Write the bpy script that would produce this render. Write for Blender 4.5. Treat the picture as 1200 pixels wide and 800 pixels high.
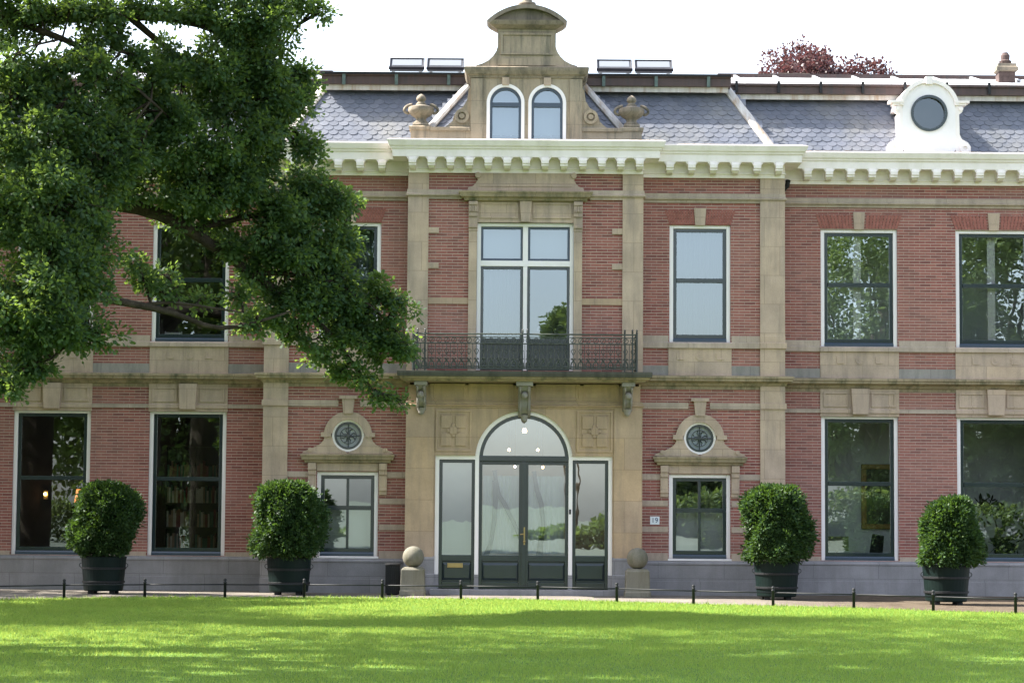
import bpy, math, random
import numpy as np
from mathutils import Vector, Matrix

R = math.radians
PI = math.pi
for o in list(bpy.data.objects):
    bpy.data.objects.remove(o)
scn = bpy.context.scene
col = scn.collection

# ------------------------------------------------------------------ camera
FOC, PITCH, ROLL = 2640.0, math.atan(200 / 2640.0), R(0.43)
CAM = Vector((-0.27, -48.0, 1.73))
cd = bpy.data.cameras.new('camera')
cd.sensor_width = 36.0
cd.lens = 36.0 * FOC / 1200.0
cd.clip_start, cd.clip_end = 0.5, 4000
cam = bpy.data.objects.new('camera', cd)
col.objects.link(cam)
cam.matrix_world = Matrix.Translation(CAM) @ Matrix.Rotation(PI / 2 + PITCH, 4, 'X') @ Matrix.Rotation(ROLL, 4, 'Z')
scn.camera = cam

# ------------------------------------------------------------------ light
SUN = Vector((-0.90, 0.13, 1.0)).normalized()          # direction towards the sun
EL, AZ = math.asin(SUN.z), math.atan2(SUN.x, SUN.y)
w = bpy.data.worlds.new('World')
scn.world = w
w.use_nodes = True
nt = w.node_tree
nt.nodes.clear()
sky = nt.nodes.new('ShaderNodeTexSky')
sky.sky_type = 'NISHITA'
sky.sun_disc = False
sky.sun_elevation, sky.sun_rotation = EL, AZ
sky.air_density, sky.dust_density, sky.ozone_density = 1.0, 2.0, 1.0
bg = nt.nodes.new('ShaderNodeBackground')
bg.inputs[1].default_value = 0.14
wo = nt.nodes.new('ShaderNodeOutputWorld')
hs = nt.nodes.new('ShaderNodeHueSaturation')
hs.inputs['Saturation'].default_value = 0.6
nt.links.new(sky.outputs[0], hs.inputs['Color'])
nt.links.new(hs.outputs[0], bg.inputs[0])
nt.links.new(bg.outputs[0], wo.inputs[0])
sl = bpy.data.lights.new('sun', 'SUN')
sl.energy, sl.angle, sl.color = 5.0, R(0.53), (1.0, 0.95, 0.86)
so = bpy.data.objects.new('sun', sl)
so.rotation_euler = (-SUN).to_track_quat('-Z', 'Y').to_euler()
so.location = (-20, 10, 30)
col.objects.link(so)
scn.view_settings.view_transform = 'Standard'
scn.view_settings.look = 'None'
scn.view_settings.exposure = 2.05
scn.view_settings.gamma = 1.0
scn.cycles.max_bounces = 8
scn.cycles.transparent_max_bounces = 16
scn.cycles.caustics_reflective = False
scn.cycles.caustics_refractive = False
scn.cycles.sample_clamp_indirect = 6.0

def at(px, py, Y):
    """point of the vertical plane Y behind a pixel of the photograph"""
    u, v = px - 600.0, -(py - 400.0)
    c, s = math.cos(ROLL), math.sin(ROLL)
    u, v = c * u - s * v, s * u + c * v
    cp, sp = math.cos(PITCH), math.sin(PITCH)
    t = (Y - CAM.y) / (cp * FOC - sp * v)
    return Vector((CAM.x + u * t, Y, CAM.z + (sp * FOC + cp * v) * t))

# ------------------------------------------------------------------ materials
def new_mat(name):
    m = bpy.data.materials.new(name)
    m.use_nodes = True
    n = m.node_tree
    n.nodes.clear()
    out = n.nodes.new('ShaderNodeOutputMaterial')
    return m, n, out

def N(n, kind, **kw):
    d = n.nodes.new(kind)
    for k, v in kw.items():
        if k.startswith('i_'):
            k = k[2:]
            d.inputs[int(k) if k.isdigit() else k.replace('_', ' ')].default_value = v
        else:
            setattr(d, k, v)
    return d

def c4(c):
    return (c[0], c[1], c[2], 1.0)

def wallcoord(n, sx=1.0, sz=1.0):
    """(x+y, z) of object space, for walls that face either way"""
    tc = N(n, 'ShaderNodeTexCoord')
    sp = N(n, 'ShaderNodeSeparateXYZ')
    n.links.new(tc.outputs['Object'], sp.inputs[0])
    ad = N(n, 'ShaderNodeMath', operation='ADD')
    n.links.new(sp.outputs[0], ad.inputs[0])
    n.links.new(sp.outputs[1], ad.inputs[1])
    cb = N(n, 'ShaderNodeCombineXYZ')
    n.links.new(ad.outputs[0], cb.inputs[0])
    n.links.new(sp.outputs[2], cb.inputs[1])
    return tc, cb

def mixc(n, fac, a, b, mode='MIX'):
    m = N(n, 'ShaderNodeMix', data_type='RGBA', blend_type=mode)
    for sock, v in ((m.inputs[0], fac), (m.inputs[6], a), (m.inputs[7], b)):
        if isinstance(v, (int, float)):
            sock.default_value = v
        elif isinstance(v, tuple):
            sock.default_value = c4(v)
        else:
            n.links.new(v, sock)
    return m.outputs[2]

def ramp(n, fac, stops):
    r = N(n, 'ShaderNodeValToRGB')
    e = r.color_ramp.elements
    while len(e) < len(stops):
        e.new(0.5)
    for k, (p, c) in enumerate(stops):
        e[k].position = p
        e[k].color = c4(c) if isinstance(c, tuple) else (c, c, c, 1)
    n.links.new(fac, r.inputs[0])
    return r.outputs[0]

def noise(n, vec, scale, detail=4, rough=0.6):
    t = N(n, 'ShaderNodeTexNoise')
    t.inputs['Scale'].default_value = scale
    t.inputs['Detail'].default_value = detail
    t.inputs['Roughness'].default_value = rough
    if vec is not None:
        n.links.new(vec, t.inputs['Vector'])
    return t.outputs['Fac']

def scaled(n, vec, s):
    m = N(n, 'ShaderNodeMapping')
    m.inputs['Scale'].default_value = s
    n.links.new(vec, m.inputs['Vector'])
    return m.outputs[0]

def bump(n, h, strength, dist):
    b = N(n, 'ShaderNodeBump')
    b.inputs['Strength'].default_value = strength
    b.inputs['Distance'].default_value = dist
    n.links.new(h, b.inputs['Height'])
    return b.outputs[0]

def bsdf(n, out, colr, rough=0.8, spec=0.3, normal=None, metallic=0.0):
    p = N(n, 'ShaderNodeBsdfPrincipled')
    if isinstance(colr, tuple):
        p.inputs['Base Color'].default_value = c4(colr)
    else:
        n.links.new(colr, p.inputs['Base Color'])
    if isinstance(rough, (int, float)):
        p.inputs['Roughness'].default_value = rough
    else:
        n.links.new(rough, p.inputs['Roughness'])
    p.inputs['Specular IOR Level'].default_value = spec
    p.inputs['Metallic'].default_value = metallic
    if normal is not None:
        n.links.new(normal, p.inputs['Normal'])
    n.links.new(p.outputs[0], out.inputs[0])
    return p

def mat_brick():
    m, n, out = new_mat('red_brick')
    tc, v = wallcoord(n)
    b = N(n, 'ShaderNodeTexBrick', offset=0.5, squash=1.0)
    n.links.new(scaled(n, v.outputs[0], (2.2, 1, 1)), b.inputs['Vector'])
    for k, x in (('Scale', 1.0), ('Mortar Size', 0.0075), ('Mortar Smooth', 0.25), ('Bias', -0.1), ('Brick Width', 0.235 * 2.2), ('Row Height', 0.0625)):
        b.inputs[k].default_value = x
    b.inputs['Color1'].default_value = c4((0.305, 0.114, 0.094))
    b.inputs['Color2'].default_value = c4((0.195, 0.070, 0.062))
    b.inputs['Mortar'].default_value = c4((0.44, 0.35, 0.30))
    b2 = N(n, 'ShaderNodeTexBrick', offset=0.5, squash=1.0)          # now and then an odd dark brick
    n.links.new(scaled(n, v.outputs[0], (2.2, 1, 1)), b2.inputs['Vector'])
    for k, x in (('Scale', 1.0), ('Mortar Size', 0.0075), ('Mortar Smooth', 0.25), ('Bias', -0.78), ('Brick Width', 0.235 * 2.2), ('Row Height', 0.0625)):
        b2.inputs[k].default_value = x
    b2.inputs['Color1'].default_value = (0, 0, 0, 1)
    b2.inputs['Color2'].default_value = (1, 1, 1, 1)
    b2.inputs['Mortar'].default_value = (0, 0, 0, 1)
    odd = mixc(n, b2.outputs['Color'], b.outputs['Color'], (0.085, 0.040, 0.042))
    big = noise(n, tc.outputs['Object'], 0.55, 5)
    c = mixc(n, ramp(n, big, [(0.42, 0.0), (0.78, 0.38)]), odd, (0.36, 0.23, 0.19))
    fine = noise(n, tc.outputs['Object'], 9.0, 4)
    c = mixc(n, 0.32, c, ramp(n, fine, [(0.25, 0.62), (0.75, 1.25)]), 'MULTIPLY')
    streak = noise(n, scaled(n, tc.outputs['Object'], (2.2, 2.2, 0.22)), 1.0, 3)
    c = mixc(n, ramp(n, streak, [(0.55, 0.0), (0.8, 0.35)]), c, (0.16, 0.10, 0.085))
    inv = N(n, 'ShaderNodeMath', operation='SUBTRACT')
    inv.inputs[0].default_value = 1.0
    n.links.new(b.outputs['Fac'], inv.inputs[1])
    bsdf(n, out, c, 0.88, 0.2, bump(n, inv.outputs[0], 0.6, 0.006))
    return m

def mat_stone(name, a, b_, dark, bw=0.9, bh=0.62, stain=0.5):
    m, n, out = new_mat(name)
    tc, v = wallcoord(n)
    br = N(n, 'ShaderNodeTexBrick', offset=0.37)
    n.links.new(v.outputs[0], br.inputs['Vector'])
    for k, x in (('Scale', 1.0), ('Mortar Size', 0.0055), ('Mortar Smooth', 0.5), ('Brick Width', bw), ('Row Height', bh)):
        br.inputs[k].default_value = x
    br.inputs['Color1'].default_value = c4(a)
    br.inputs['Color2'].default_value = c4(b_)
    br.inputs['Mortar'].default_value = c4(tuple(x * 0.55 for x in a))
    n1 = noise(n, tc.outputs['Object'], 1.6, 6)
    c = mixc(n, 0.6, br.outputs['Color'], ramp(n, n1, [(0.25, 0.62), (0.75, 1.28)]), 'MULTIPLY')
    n2 = noise(n, scaled(n, tc.outputs['Object'], (4.5, 4.5, 0.55)), 1.0, 7, 0.7)
    c = mixc(n, ramp(n, n2, [(0.46, 0.0), (0.70, min(1.0, stain * 1.3))]), c, dark)
    n3 = noise(n, tc.outputs['Object'], 38.0, 3)
    c = mixc(n, 0.35, c, ramp(n, n3, [(0.2, 0.7), (0.8, 1.2)]), 'MULTIPLY')
    bsdf(n, out, c, 0.9, 0.2, bump(n, n3, 0.25, 0.01))
    return m

def mat_paint(name, a, rough=0.45, dirt=(0.4, 0.38, 0.28), amt=0.25, spec=0.4):
    m, n, out = new_mat(name)
    tc = N(n, 'ShaderNodeTexCoord')
    n1 = noise(n, scaled(n, tc.outputs['Object'], (2.0, 2.0, 0.8)), 1.5, 6)
    c = mixc(n, ramp(n, n1, [(0.45, 0.0), (0.8, amt)]), a, dirt)
    n2 = noise(n, tc.outputs['Object'], 30, 2)
    bsdf(n, out, c, rough, spec, bump(n, n2, 0.06, 0.01))
    return m

def mat_slate():
    m, n, out = new_mat('slate')
    tc = N(n, 'ShaderNodeTexCoord')
    g = N(n, 'ShaderNodeNewGeometry')
    c = ramp(n, g.outputs['Random Per Island'], [(0.0, (0.076, 0.086, 0.112)), (0.5, (0.092, 0.103, 0.132)), (1.0, (0.112, 0.121, 0.15))])
    n1 = noise(n, tc.outputs['Object'], 0.9, 5)
    c = mixc(n, ramp(n, n1, [(0.5, 0.0), (0.75, 0.45)]), c, (0.20, 0.19, 0.15))
    n2 = noise(n, scaled(n, tc.outputs['Object'], (6, 1, 1)), 1.4, 4)
    c = mixc(n, 0.35, c, ramp(n, n2, [(0.25, 0.65), (0.8, 1.3)]), 'MULTIPLY')
    bsdf(n, out, c, 0.48, 0.9, bump(n, noise(n, tc.outputs['Object'], 25, 3), 0.2, 0.01))
    return m

def mat_streaky(name, a, b_, c_, rough=0.6, metallic=0.0):
    m, n, out = new_mat(name)
    tc = N(n, 'ShaderNodeTexCoord')
    n1 = noise(n, scaled(n, tc.outputs['Object'], (5.0, 2.0, 0.6)), 1.6, 5)
    c = ramp(n, n1, [(0.3, a), (0.52, b_), (0.72, c_)])
    bsdf(n, out, c, rough, 0.35, bump(n, n1, 0.1, 0.01), metallic)
    return m

def mat_leaf(name, stops, trans=0.35, tcol=(0.16, 0.30, 0.03), rough=0.45, spec=0.35):
    m, n, out = new_mat(name)
    g = N(n, 'ShaderNodeNewGeometry')
    tc = N(n, 'ShaderNodeTexCoord')
    c = ramp(n, g.outputs['Random Per Island'], stops)
    n1 = noise(n, tc.outputs['Object'], 0.7, 3)
    c = mixc(n, 0.5, c, ramp(n, n1, [(0.3, 0.7), (0.7, 1.25)]), 'MULTIPLY')
    p = N(n, 'ShaderNodeBsdfPrincipled')
    n.links.new(c, p.inputs['Base Color'])
    p.inputs['Roughness'].default_value = rough
    p.inputs['Specular IOR Level'].default_value = spec
    t = N(n, 'ShaderNodeBsdfTranslucent')
    t.inputs[0].default_value = c4(tcol)
    mx = N(n, 'ShaderNodeMixShader')
    mx.inputs[0].default_value = trans
    n.links.new(p.outputs[0], mx.inputs[1])
    n.links.new(t.outputs[0], mx.inputs[2])
    n.links.new(mx.outputs[0], out.inputs[0])
    return m

def mat_glass(name, refl=0.16, tint=(0.93, 0.96, 0.96), wav=0.045):
    m, n, out = new_mat(name)
    tc = N(n, 'ShaderNodeTexCoord')
    nm = bump(n, noise(n, scaled(n, tc.outputs['Object'], (1.2, 1.0, 0.8)), 1.5, 2), wav, 0.012)
    gl = N(n, 'ShaderNodeBsdfGlossy')
    gl.inputs['Roughness'].default_value = 0.0
    gl.inputs['Color'].default_value = (0.82, 0.92, 1.0, 1)
    n.links.new(nm, gl.inputs['Normal'])
    tr = N(n, 'ShaderNodeBsdfTransparent')
    tr.inputs[0].default_value = c4(tint)
    fr = N(n, 'ShaderNodeFresnel')
    fr.inputs[0].default_value = 1.5
    ad = N(n, 'ShaderNodeMath', operation='ADD', use_clamp=True)
    ad.inputs[1].default_value = refl - 0.04
    n.links.new(fr.outputs[0], ad.inputs[0])
    mx = N(n, 'ShaderNodeMixShader')
    n.links.new(ad.outputs[0], mx.inputs[0])
    n.links.new(tr.outputs[0], mx.inputs[1])
    n.links.new(gl.outputs[0], mx.inputs[2])
    n.links.new(mx.outputs[0], out.inputs[0])
    return m

def mat_plain(name, a, rough=0.6, spec=0.4, metallic=0.0, var=0.25, scale=6):
    m, n, out = new_mat(name)
    tc = N(n, 'ShaderNodeTexCoord')
    n1 = noise(n, tc.outputs['Object'], scale, 4)
    c = mixc(n, var, a, ramp(n, n1, [(0.25, 0.4), (0.75, 1.5)]), 'MULTIPLY')
    bsdf(n, out, c, rough, spec, bump(n, n1, 0.08, 0.01), metallic)
    return m

def mat_cloth(name, a, trans=0.45):
    m, n, out = new_mat(name)
    d = N(n, 'ShaderNodeBsdfDiffuse')
    d.inputs[0].default_value = c4(a)
    t = N(n, 'ShaderNodeBsdfTranslucent')
    t.inputs[0].default_value = c4(a)
    mx = N(n, 'ShaderNodeMixShader')
    mx.inputs[0].default_value = trans
    n.links.new(d.outputs[0], mx.inputs[1])
    n.links.new(t.outputs[0], mx.inputs[2])
    n.links.new(mx.outputs[0], out.inputs[0])
    return m

def mat_emit(name, c, s):
    m, n, out = new_mat(name)
    e = N(n, 'ShaderNodeEmission')
    e.inputs[0].default_value = c4(c)
    e.inputs[1].default_value = s
    n.links.new(e.outputs[0], out.inputs[0])
    return m

def mat_ground(name, stops, scale, bumpd=0.02, rough=0.95, fine=40):
    m, n, out = new_mat(name)
    tc = N(n, 'ShaderNodeTexCoord')
    n1 = noise(n, tc.outputs['Object'], scale, 6)
    c = ramp(n, n1, stops)
    n2 = noise(n, tc.outputs['Object'], fine, 4)
    c = mixc(n, 0.5, c, ramp(n, n2, [(0.25, 0.6), (0.75, 1.35)]), 'MULTIPLY')
    bsdf(n, out, c, rough, 0.1, bump(n, n2, 0.5, bumpd))
    return m

def mat_gravel():
    m, n, out = new_mat('gravel')
    tc = N(n, 'ShaderNodeTexCoord')
    n1 = noise(n, tc.outputs['Object'], 1.2, 6)
    c = ramp(n, n1, [(0.3, (0.135, 0.118, 0.10)), (0.7, (0.205, 0.182, 0.16))])
    sp = N(n, 'ShaderNodeSeparateXYZ')
    n.links.new(tc.outputs['Object'], sp.inputs[0])
    mr = N(n, 'ShaderNodeMapRange')
    mr.inputs[1].default_value, mr.inputs[2].default_value = 3.5, 7.0
    n.links.new(sp.outputs[0], mr.inputs[0])
    soil = ramp(n, noise(n, tc.outputs['Object'], 3.0, 6), [(0.3, (0.055, 0.042, 0.03)), (0.7, (0.12, 0.095, 0.07))])
    c = mixc(n, mr.outputs[0], c, soil)
    n2 = noise(n, tc.outputs['Object'], 40, 4)
    c = mixc(n, 0.5, c, ramp(n, n2, [(0.25, 0.6), (0.75, 1.35)]), 'MULTIPLY')
    bsdf(n, out, c, 0.95, 0.1, bump(n, n2, 0.5, 0.02))
    return m

M = dict(
    brick=mat_brick(),
    stone=mat_stone('sandstone', (0.49, 0.37, 0.275), (0.435, 0.335, 0.265), (0.235, 0.195, 0.165)),
    portal=mat_stone('warm_sandstone', (0.46, 0.325, 0.21), (0.415, 0.305, 0.225), (0.255, 0.20, 0.155), 1.0, 0.66),
    band=mat_stone('grey_sandstone', (0.45, 0.355, 0.285), (0.41, 0.335, 0.275), (0.235, 0.195, 0.165), 1.3, 2.0),
    mossy=mat_stone('mossy_sandstone', (0.34, 0.27, 0.18), (0.31, 0.245, 0.165), (0.10, 0.098, 0.06), 1.3, 2.0, 0.8),
    gable=mat_stone('weathered_sandstone', (0.37, 0.295, 0.215), (0.33, 0.275, 0.205), (0.12, 0.112, 0.09), 0.8, 0.5, 0.7),
    blue=mat_stone('bluestone', (0.275, 0.262, 0.272), (0.25, 0.24, 0.25), (0.185, 0.175, 0.175), 1.4, 0.36, 0.4),
    grey=mat_stone('grey_stone', (0.295, 0.268, 0.245), (0.27, 0.248, 0.228), (0.15, 0.15, 0.135), 1.2, 0.9, 0.5),
    white=mat_paint('white_paint', (0.81, 0.76, 0.765), 0.4, (0.55, 0.52, 0.46), 0.3),
    cream=mat_paint('cream_paint', (0.83, 0.755, 0.735), 0.5, (0.52, 0.47, 0.36), 0.5),
    dark=mat_paint('blackish_green_paint', (0.016, 0.027, 0.031), 0.18, (0.03, 0.04, 0.045), 0.5, 0.6),
    sill=mat_paint('blue_grey_paint', (0.035, 0.055, 0.085), 0.3, (0.06, 0.07, 0.08), 0.4, 0.5),
    slate=mat_slate(),
    lead=mat_streaky('lead_flashing', (0.56, 0.54, 0.52), (0.43, 0.40, 0.37), (0.30, 0.20, 0.12), 0.55),
    zinc=mat_streaky('zinc_sheet', (0.55, 0.56, 0.57), (0.48, 0.49, 0.50), (0.40, 0.38, 0.36), 0.4),
    gutter=mat_streaky('brown_gutter_board', (0.048, 0.032, 0.030), (0.07, 0.044, 0.040), (0.04, 0.036, 0.036), 0.5),
    verdigris=mat_plain('verdigris', (0.09, 0.125, 0.115), 0.7, .3, 0, .7, 8),
    iron=mat_plain('cast_iron', (0.028, 0.034, 0.034), 0.45, 0.5),
    ironmoss=mat_plain('weathered_cast_iron', (0.075, 0.083, 0.074), 0.8, 0.2, 0, 0.6, 14),
    glass=mat_glass('window_glass', 0.28),
    glasss=mat_glass('sky_glass', 0.22, (0.84, 0.9, 0.93), 0.05),
    glassd=mat_glass('door_glass', 0.34, (0.88, 0.93, 0.95), 0.06),
    brass=mat_plain('brass', (0.36, 0.27, 0.12), 0.45, 0.4, 0.9),
    bark=mat_ground('bark', [(0.3, (0.03, 0.024, 0.018)), (0.7, (0.075, 0.06, 0.045))], 5, 0.03),
    oak=mat_leaf('oak_leaves', [(0.0, (0.028, 0.064, 0.038)), (0.45, (0.048, 0.094, 0.046)), (0.85, (0.072, 0.126, 0.053)), (1.0, (0.11, 0.165, 0.068))], 0.38, (0.25, 0.37, 0.055), 0.55, 0.22),
    laurel=mat_leaf('laurel_leaves', [(0.0, (0.018, 0.042, 0.017)), (0.6, (0.031, 0.066, 0.023)), (0.93, (0.05, 0.092, 0.03)), (1.0, (0.08, 0.12, 0.04))], 0.18, (0.14, 0.26, 0.03), 0.55, 0.2),
    core=mat_plain('near_black_green', (0.018, 0.03, 0.012), 0.9, 0.1),
    beech=mat_leaf('copper_beech_leaves', [(0.0, (0.05, 0.025, 0.03)), (0.6, (0.075, 0.036, 0.04)), (1.0, (0.11, 0.065, 0.05))], 0.25, (0.16, 0.06, 0.06)),
    lime=mat_leaf('pale_leaves', [(0.0, (0.09, 0.13, 0.04)), (1.0, (0.14, 0.19, 0.05))], 0.4, (0.3, 0.4, 0.06)),
    park=mat_leaf('park_tree_leaves', [(0.0, (0.06, 0.10, 0.035)), (1.0, (0.12, 0.165, 0.055))], 0.35, (0.22, 0.3, 0.06)),
    grass=mat_leaf('grass_blades', [(0.0, (0.125, 0.265, 0.042)), (0.6, (0.175, 0.33, 0.052)), (1.0, (0.28, 0.36, 0.09))], 0.45, (0.35, 0.42, 0.075), 0.6, 0.15),
    lawn=mat_ground('turf', [(0.3, (0.075, 0.145, 0.028)), (0.7, (0.115, 0.185, 0.04))], 0.8),
    gravel=mat_gravel(),
    woodfloor=mat_ground('park_floor', [(0.3, (0.115, 0.13, 0.10)), (0.7, (0.135, 0.148, 0.115))], 0.2),
    blackmoss=mat_stone('black_mossy_stone', (0.085, 0.082, 0.066), (0.07, 0.07, 0.055), (0.035, 0.036, 0.028), 1.2, 3.0, 0.8),
    ballstone=mat_stone('lichened_stone', (0.20, 0.185, 0.15), (0.18, 0.168, 0.138), (0.10, 0.095, 0.06), 2.0, 2.0, 0.8),
    weath=mat_stone('dark_weathered_sandstone', (0.255, 0.21, 0.16), (0.225, 0.19, 0.15), (0.085, 0.08, 0.065), 0.8, 3.0, 0.8),
    tub=mat_plain('dark_green_tub_paint', (0.0055, 0.0125, 0.0115), 0.5, 0.12),
    black=mat_plain('black_metal', (0.012, 0.013, 0.015), 0.6, 0.3),
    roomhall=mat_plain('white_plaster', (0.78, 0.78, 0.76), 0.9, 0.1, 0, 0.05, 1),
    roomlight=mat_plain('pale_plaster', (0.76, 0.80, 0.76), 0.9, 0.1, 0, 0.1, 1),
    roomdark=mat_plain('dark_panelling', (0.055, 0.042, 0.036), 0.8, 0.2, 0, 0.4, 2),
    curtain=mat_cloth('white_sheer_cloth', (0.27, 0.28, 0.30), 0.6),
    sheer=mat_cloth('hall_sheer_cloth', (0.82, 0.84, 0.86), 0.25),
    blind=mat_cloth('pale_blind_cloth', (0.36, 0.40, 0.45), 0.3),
    gilt=mat_plain('gilt_wood', (0.36, 0.24, 0.07), 0.4, 0.5, 0.4, 0.7, 30),
    canvas=mat_plain('dark_painting', (0.08, 0.10, 0.045), 0.5, 0.4, 0, 0.8, 4),
    collector=mat_plain('collector_glass', (0.17, 0.185, 0.21), 0.5, 0.2, 0.0, 0.05, 1),
    palepane=mat_plain('pale_sky_pane', (0.30, 0.345, 0.39), 0.12, 0.6, 0, 0.25, 7),  # opaque pale tone standing in for reflected sky in the round windows
    rimpale=mat_plain('grey_rim', (0.085, 0.088, 0.10), 0.9, 0.05),
    glassl=mat_glass('library_glass', 0.17),
    glassk=mat_glass('dim_glass', 0.10),
    rim=mat_plain('dark_rim', (0.014, 0.014, 0.017), 0.9, 0.05),
    alu=mat_plain('grey_metal', (0.42, 0.43, 0.44), 0.4, 0.5, 0.6),
    bulb=mat_emit('warm_bulb', (1.0, 0.62, 0.28), 9.0),
    shade=mat_emit('lit_lampshade', (0.9, 0.28, 0.09), 0.55),
    plate=mat_plain('enamel_plate', (0.72, 0.76, 0.82), 0.2, 0.6, 0, 0.05),
    ink=mat_plain('blue_enamel_digits', (0.03, 0.06, 0.16), 0.3),
    red=mat_plain('red_flower', (0.5, 0.05, 0.04), 0.6),
    books=mat_plain('book_spines', (0.16, 0.12, 0.09), 0.7, 0.2, 0, 0.9, 18),
    screen=mat_plain('dark_screen', (0.10, 0.12, 0.06), 0.3, 0.4),
    chimbrick=mat_plain('chimney_brick', (0.085, 0.06, 0.055), 0.9, 0.2, 0, 0.7, 12),
)

# ------------------------------------------------------------------ mesh builder
class MB:
    def __init__(s):
        s.v, s.f = [], []
    def add(s, vs, fs):
        b = len(s.v)
        s.v += [tuple(p) for p in vs]
        s.f += [tuple(i + b for i in f) for f in fs]
        return s
    def quad(s, a, b, c, d):
        return s.add([a, b, c, d], [(0, 1, 2, 3)])
    def box(s, x0, x1, y0, y1, z0, z1):
        v = [(x, y, z) for z in (z0, z1) for y in (y0, y1) for x in (x0, x1)]
        return s.add(v, [(0, 2, 3, 1), (4, 5, 7, 6), (0, 1, 5, 4), (2, 6, 7, 3), (0, 4, 6, 2), (1, 3, 7, 5)])
    def prism_y(s, poly, y0, y1):
        """polygon in (x, z), counter-clockwise seen from the front, extruded along y"""
        n = len(poly)
        v = [(x, y0, z) for x, z in poly] + [(x, y1, z) for x, z in poly]
        f = [tuple(range(n)), tuple(range(2 * n - 1, n - 1, -1))]
        f += [(i, i + n, (i + 1) % n + n, (i + 1) % n) for i in range(n)]
        return s.add(v, f)
    def prism_x(s, poly, x0, x1):
        """polygon in (y, z) extruded along x"""
        n = len(poly)
        v = [(x0, y, z) for y, z in poly] + [(x1, y, z) for y, z in poly]
        f = [tuple(range(n)), tuple(range(2 * n - 1, n - 1, -1))]
        f += [(i, i + n, (i + 1) % n + n, (i + 1) % n) for i in range(n)]
        return s.add(v, f)
    def loft(s, x0, x1, yw, yb, rings, l=1, r=1):
        """moulding against a wall: rings of (z, projection); l, r = whether it returns at its ends"""
        vs, fs = [], []
        for z, p in rings:
            vs += [(x0 - p * l, yw - p, z), (x1 + p * r, yw - p, z), (x1 + p * r, yb, z), (x0 - p * l, yb, z)]
        for k in range(len(rings) - 1):
            a, b = 4 * k, 4 * k + 4
            for i in range(4):
                j = (i + 1) % 4
                fs.append((a + i, a + j, b + j, b + i))
        fs.append((3, 2, 1, 0))
        t = 4 * (len(rings) - 1)
        fs.append((t, t + 1, t + 2, t + 3))
        return s.add(vs, fs)
    def arc(s, cx, cz, r0, r1, a0, a1, y0, y1, n=32, sx=1.0):
        """flat annulus sector in the x-z plane with depth"""
        vs, fs = [], []
        full = abs(abs(a1 - a0) - 2 * PI) < 1e-6
        m = n if full else n + 1
        for i in range(m):
            a = a0 + (a1 - a0) * i / n
            c, q = math.cos(a), math.sin(a)
            for r, y in ((r0, y0), (r1, y0), (r1, y1), (r0, y1)):
                vs.append((cx + r * c * sx, y, cz + r * q))
        for i in range(n):
            a, b = 4 * i, 4 * ((i + 1) % m)
            for k in range(4):
                j = (k + 1) % 4
                fs.append((a + k, a + j, b + j, b + k))
        if not full:
            fs += [(0, 3, 2, 1), (4 * n, 4 * n + 1, 4 * n + 2, 4 * n + 3)]
        return s.add(vs, fs)
    def disc(s, cx, cz, r, y, n=40, a0=0, a1=2 * PI):
        vs = [(cx + r * math.cos(a0 + (a1 - a0) * i / n), y, cz + r * math.sin(a0 + (a1 - a0) * i / n)) for i in range(n + (0 if a1 - a0 > 6.28 else 1))]
        return s.add(vs, [tuple(range(len(vs)))])
    def tube(s, pts, rad, n=6, cap=True):
        pts = [Vector(p) for p in pts]
        rs = rad if isinstance(rad, (list, tuple)) else [rad] * len(pts)
        vs, fs = [], []
        up = Vector((0, 0, 1))
        for i, p in enumerate(pts):
            d = (pts[min(i + 1, len(pts) - 1)] - pts[max(i - 1, 0)])
            d = d.normalized() if d.length > 1e-9 else Vector((0, 0, 1))
            ref = Vector((0, 1, 0)) if abs(d.z) > 0.95 else up
            a = d.cross(ref).normalized()
            b = d.cross(a).normalized()
            for k in range(n):
                t = 2 * PI * k / n
                vs.append(p + (a * math.cos(t) + b * math.sin(t)) * rs[i])
        for i in range(len(pts) - 1):
            for k in range(n):
                j = (k + 1) % n
                fs.append((i * n + k, i * n + j, i * n + n + j, i * n + n + k))
        if cap:
            fs.append(tuple(range(n - 1, -1, -1)))
            fs.append(tuple((len(pts) - 1) * n + k for k in range(n)))
        return s.add(vs, fs)
    def lathe(s, cx, cy, prof, n=24):
        vs, fs = [], []
        for r, z in prof:
            for k in range(n):
                a = 2 * PI * k / n
                vs.append((cx + r * math.cos(a), cy + r * math.sin(a), z))
        for i in range(len(prof) - 1):
            for k in range(n):
                j = (k + 1) % n
                fs.append((i * n + k, i * n + j, i * n + n + j, i * n + n + k))
        fs.append(tuple(range(n - 1, -1, -1)))
        fs.append(tuple((len(prof) - 1) * n + k for k in range(n)))
        return s.add(vs, fs)
    def sphere(s, c, r, n=20, m=12):
        prof = [(max(1e-4, r * math.sin(PI * i / m)), c[2] - r * math.cos(PI * i / m)) for i in range(m + 1)]
        return s.lathe(c[0], c[1], prof, n)
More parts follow.
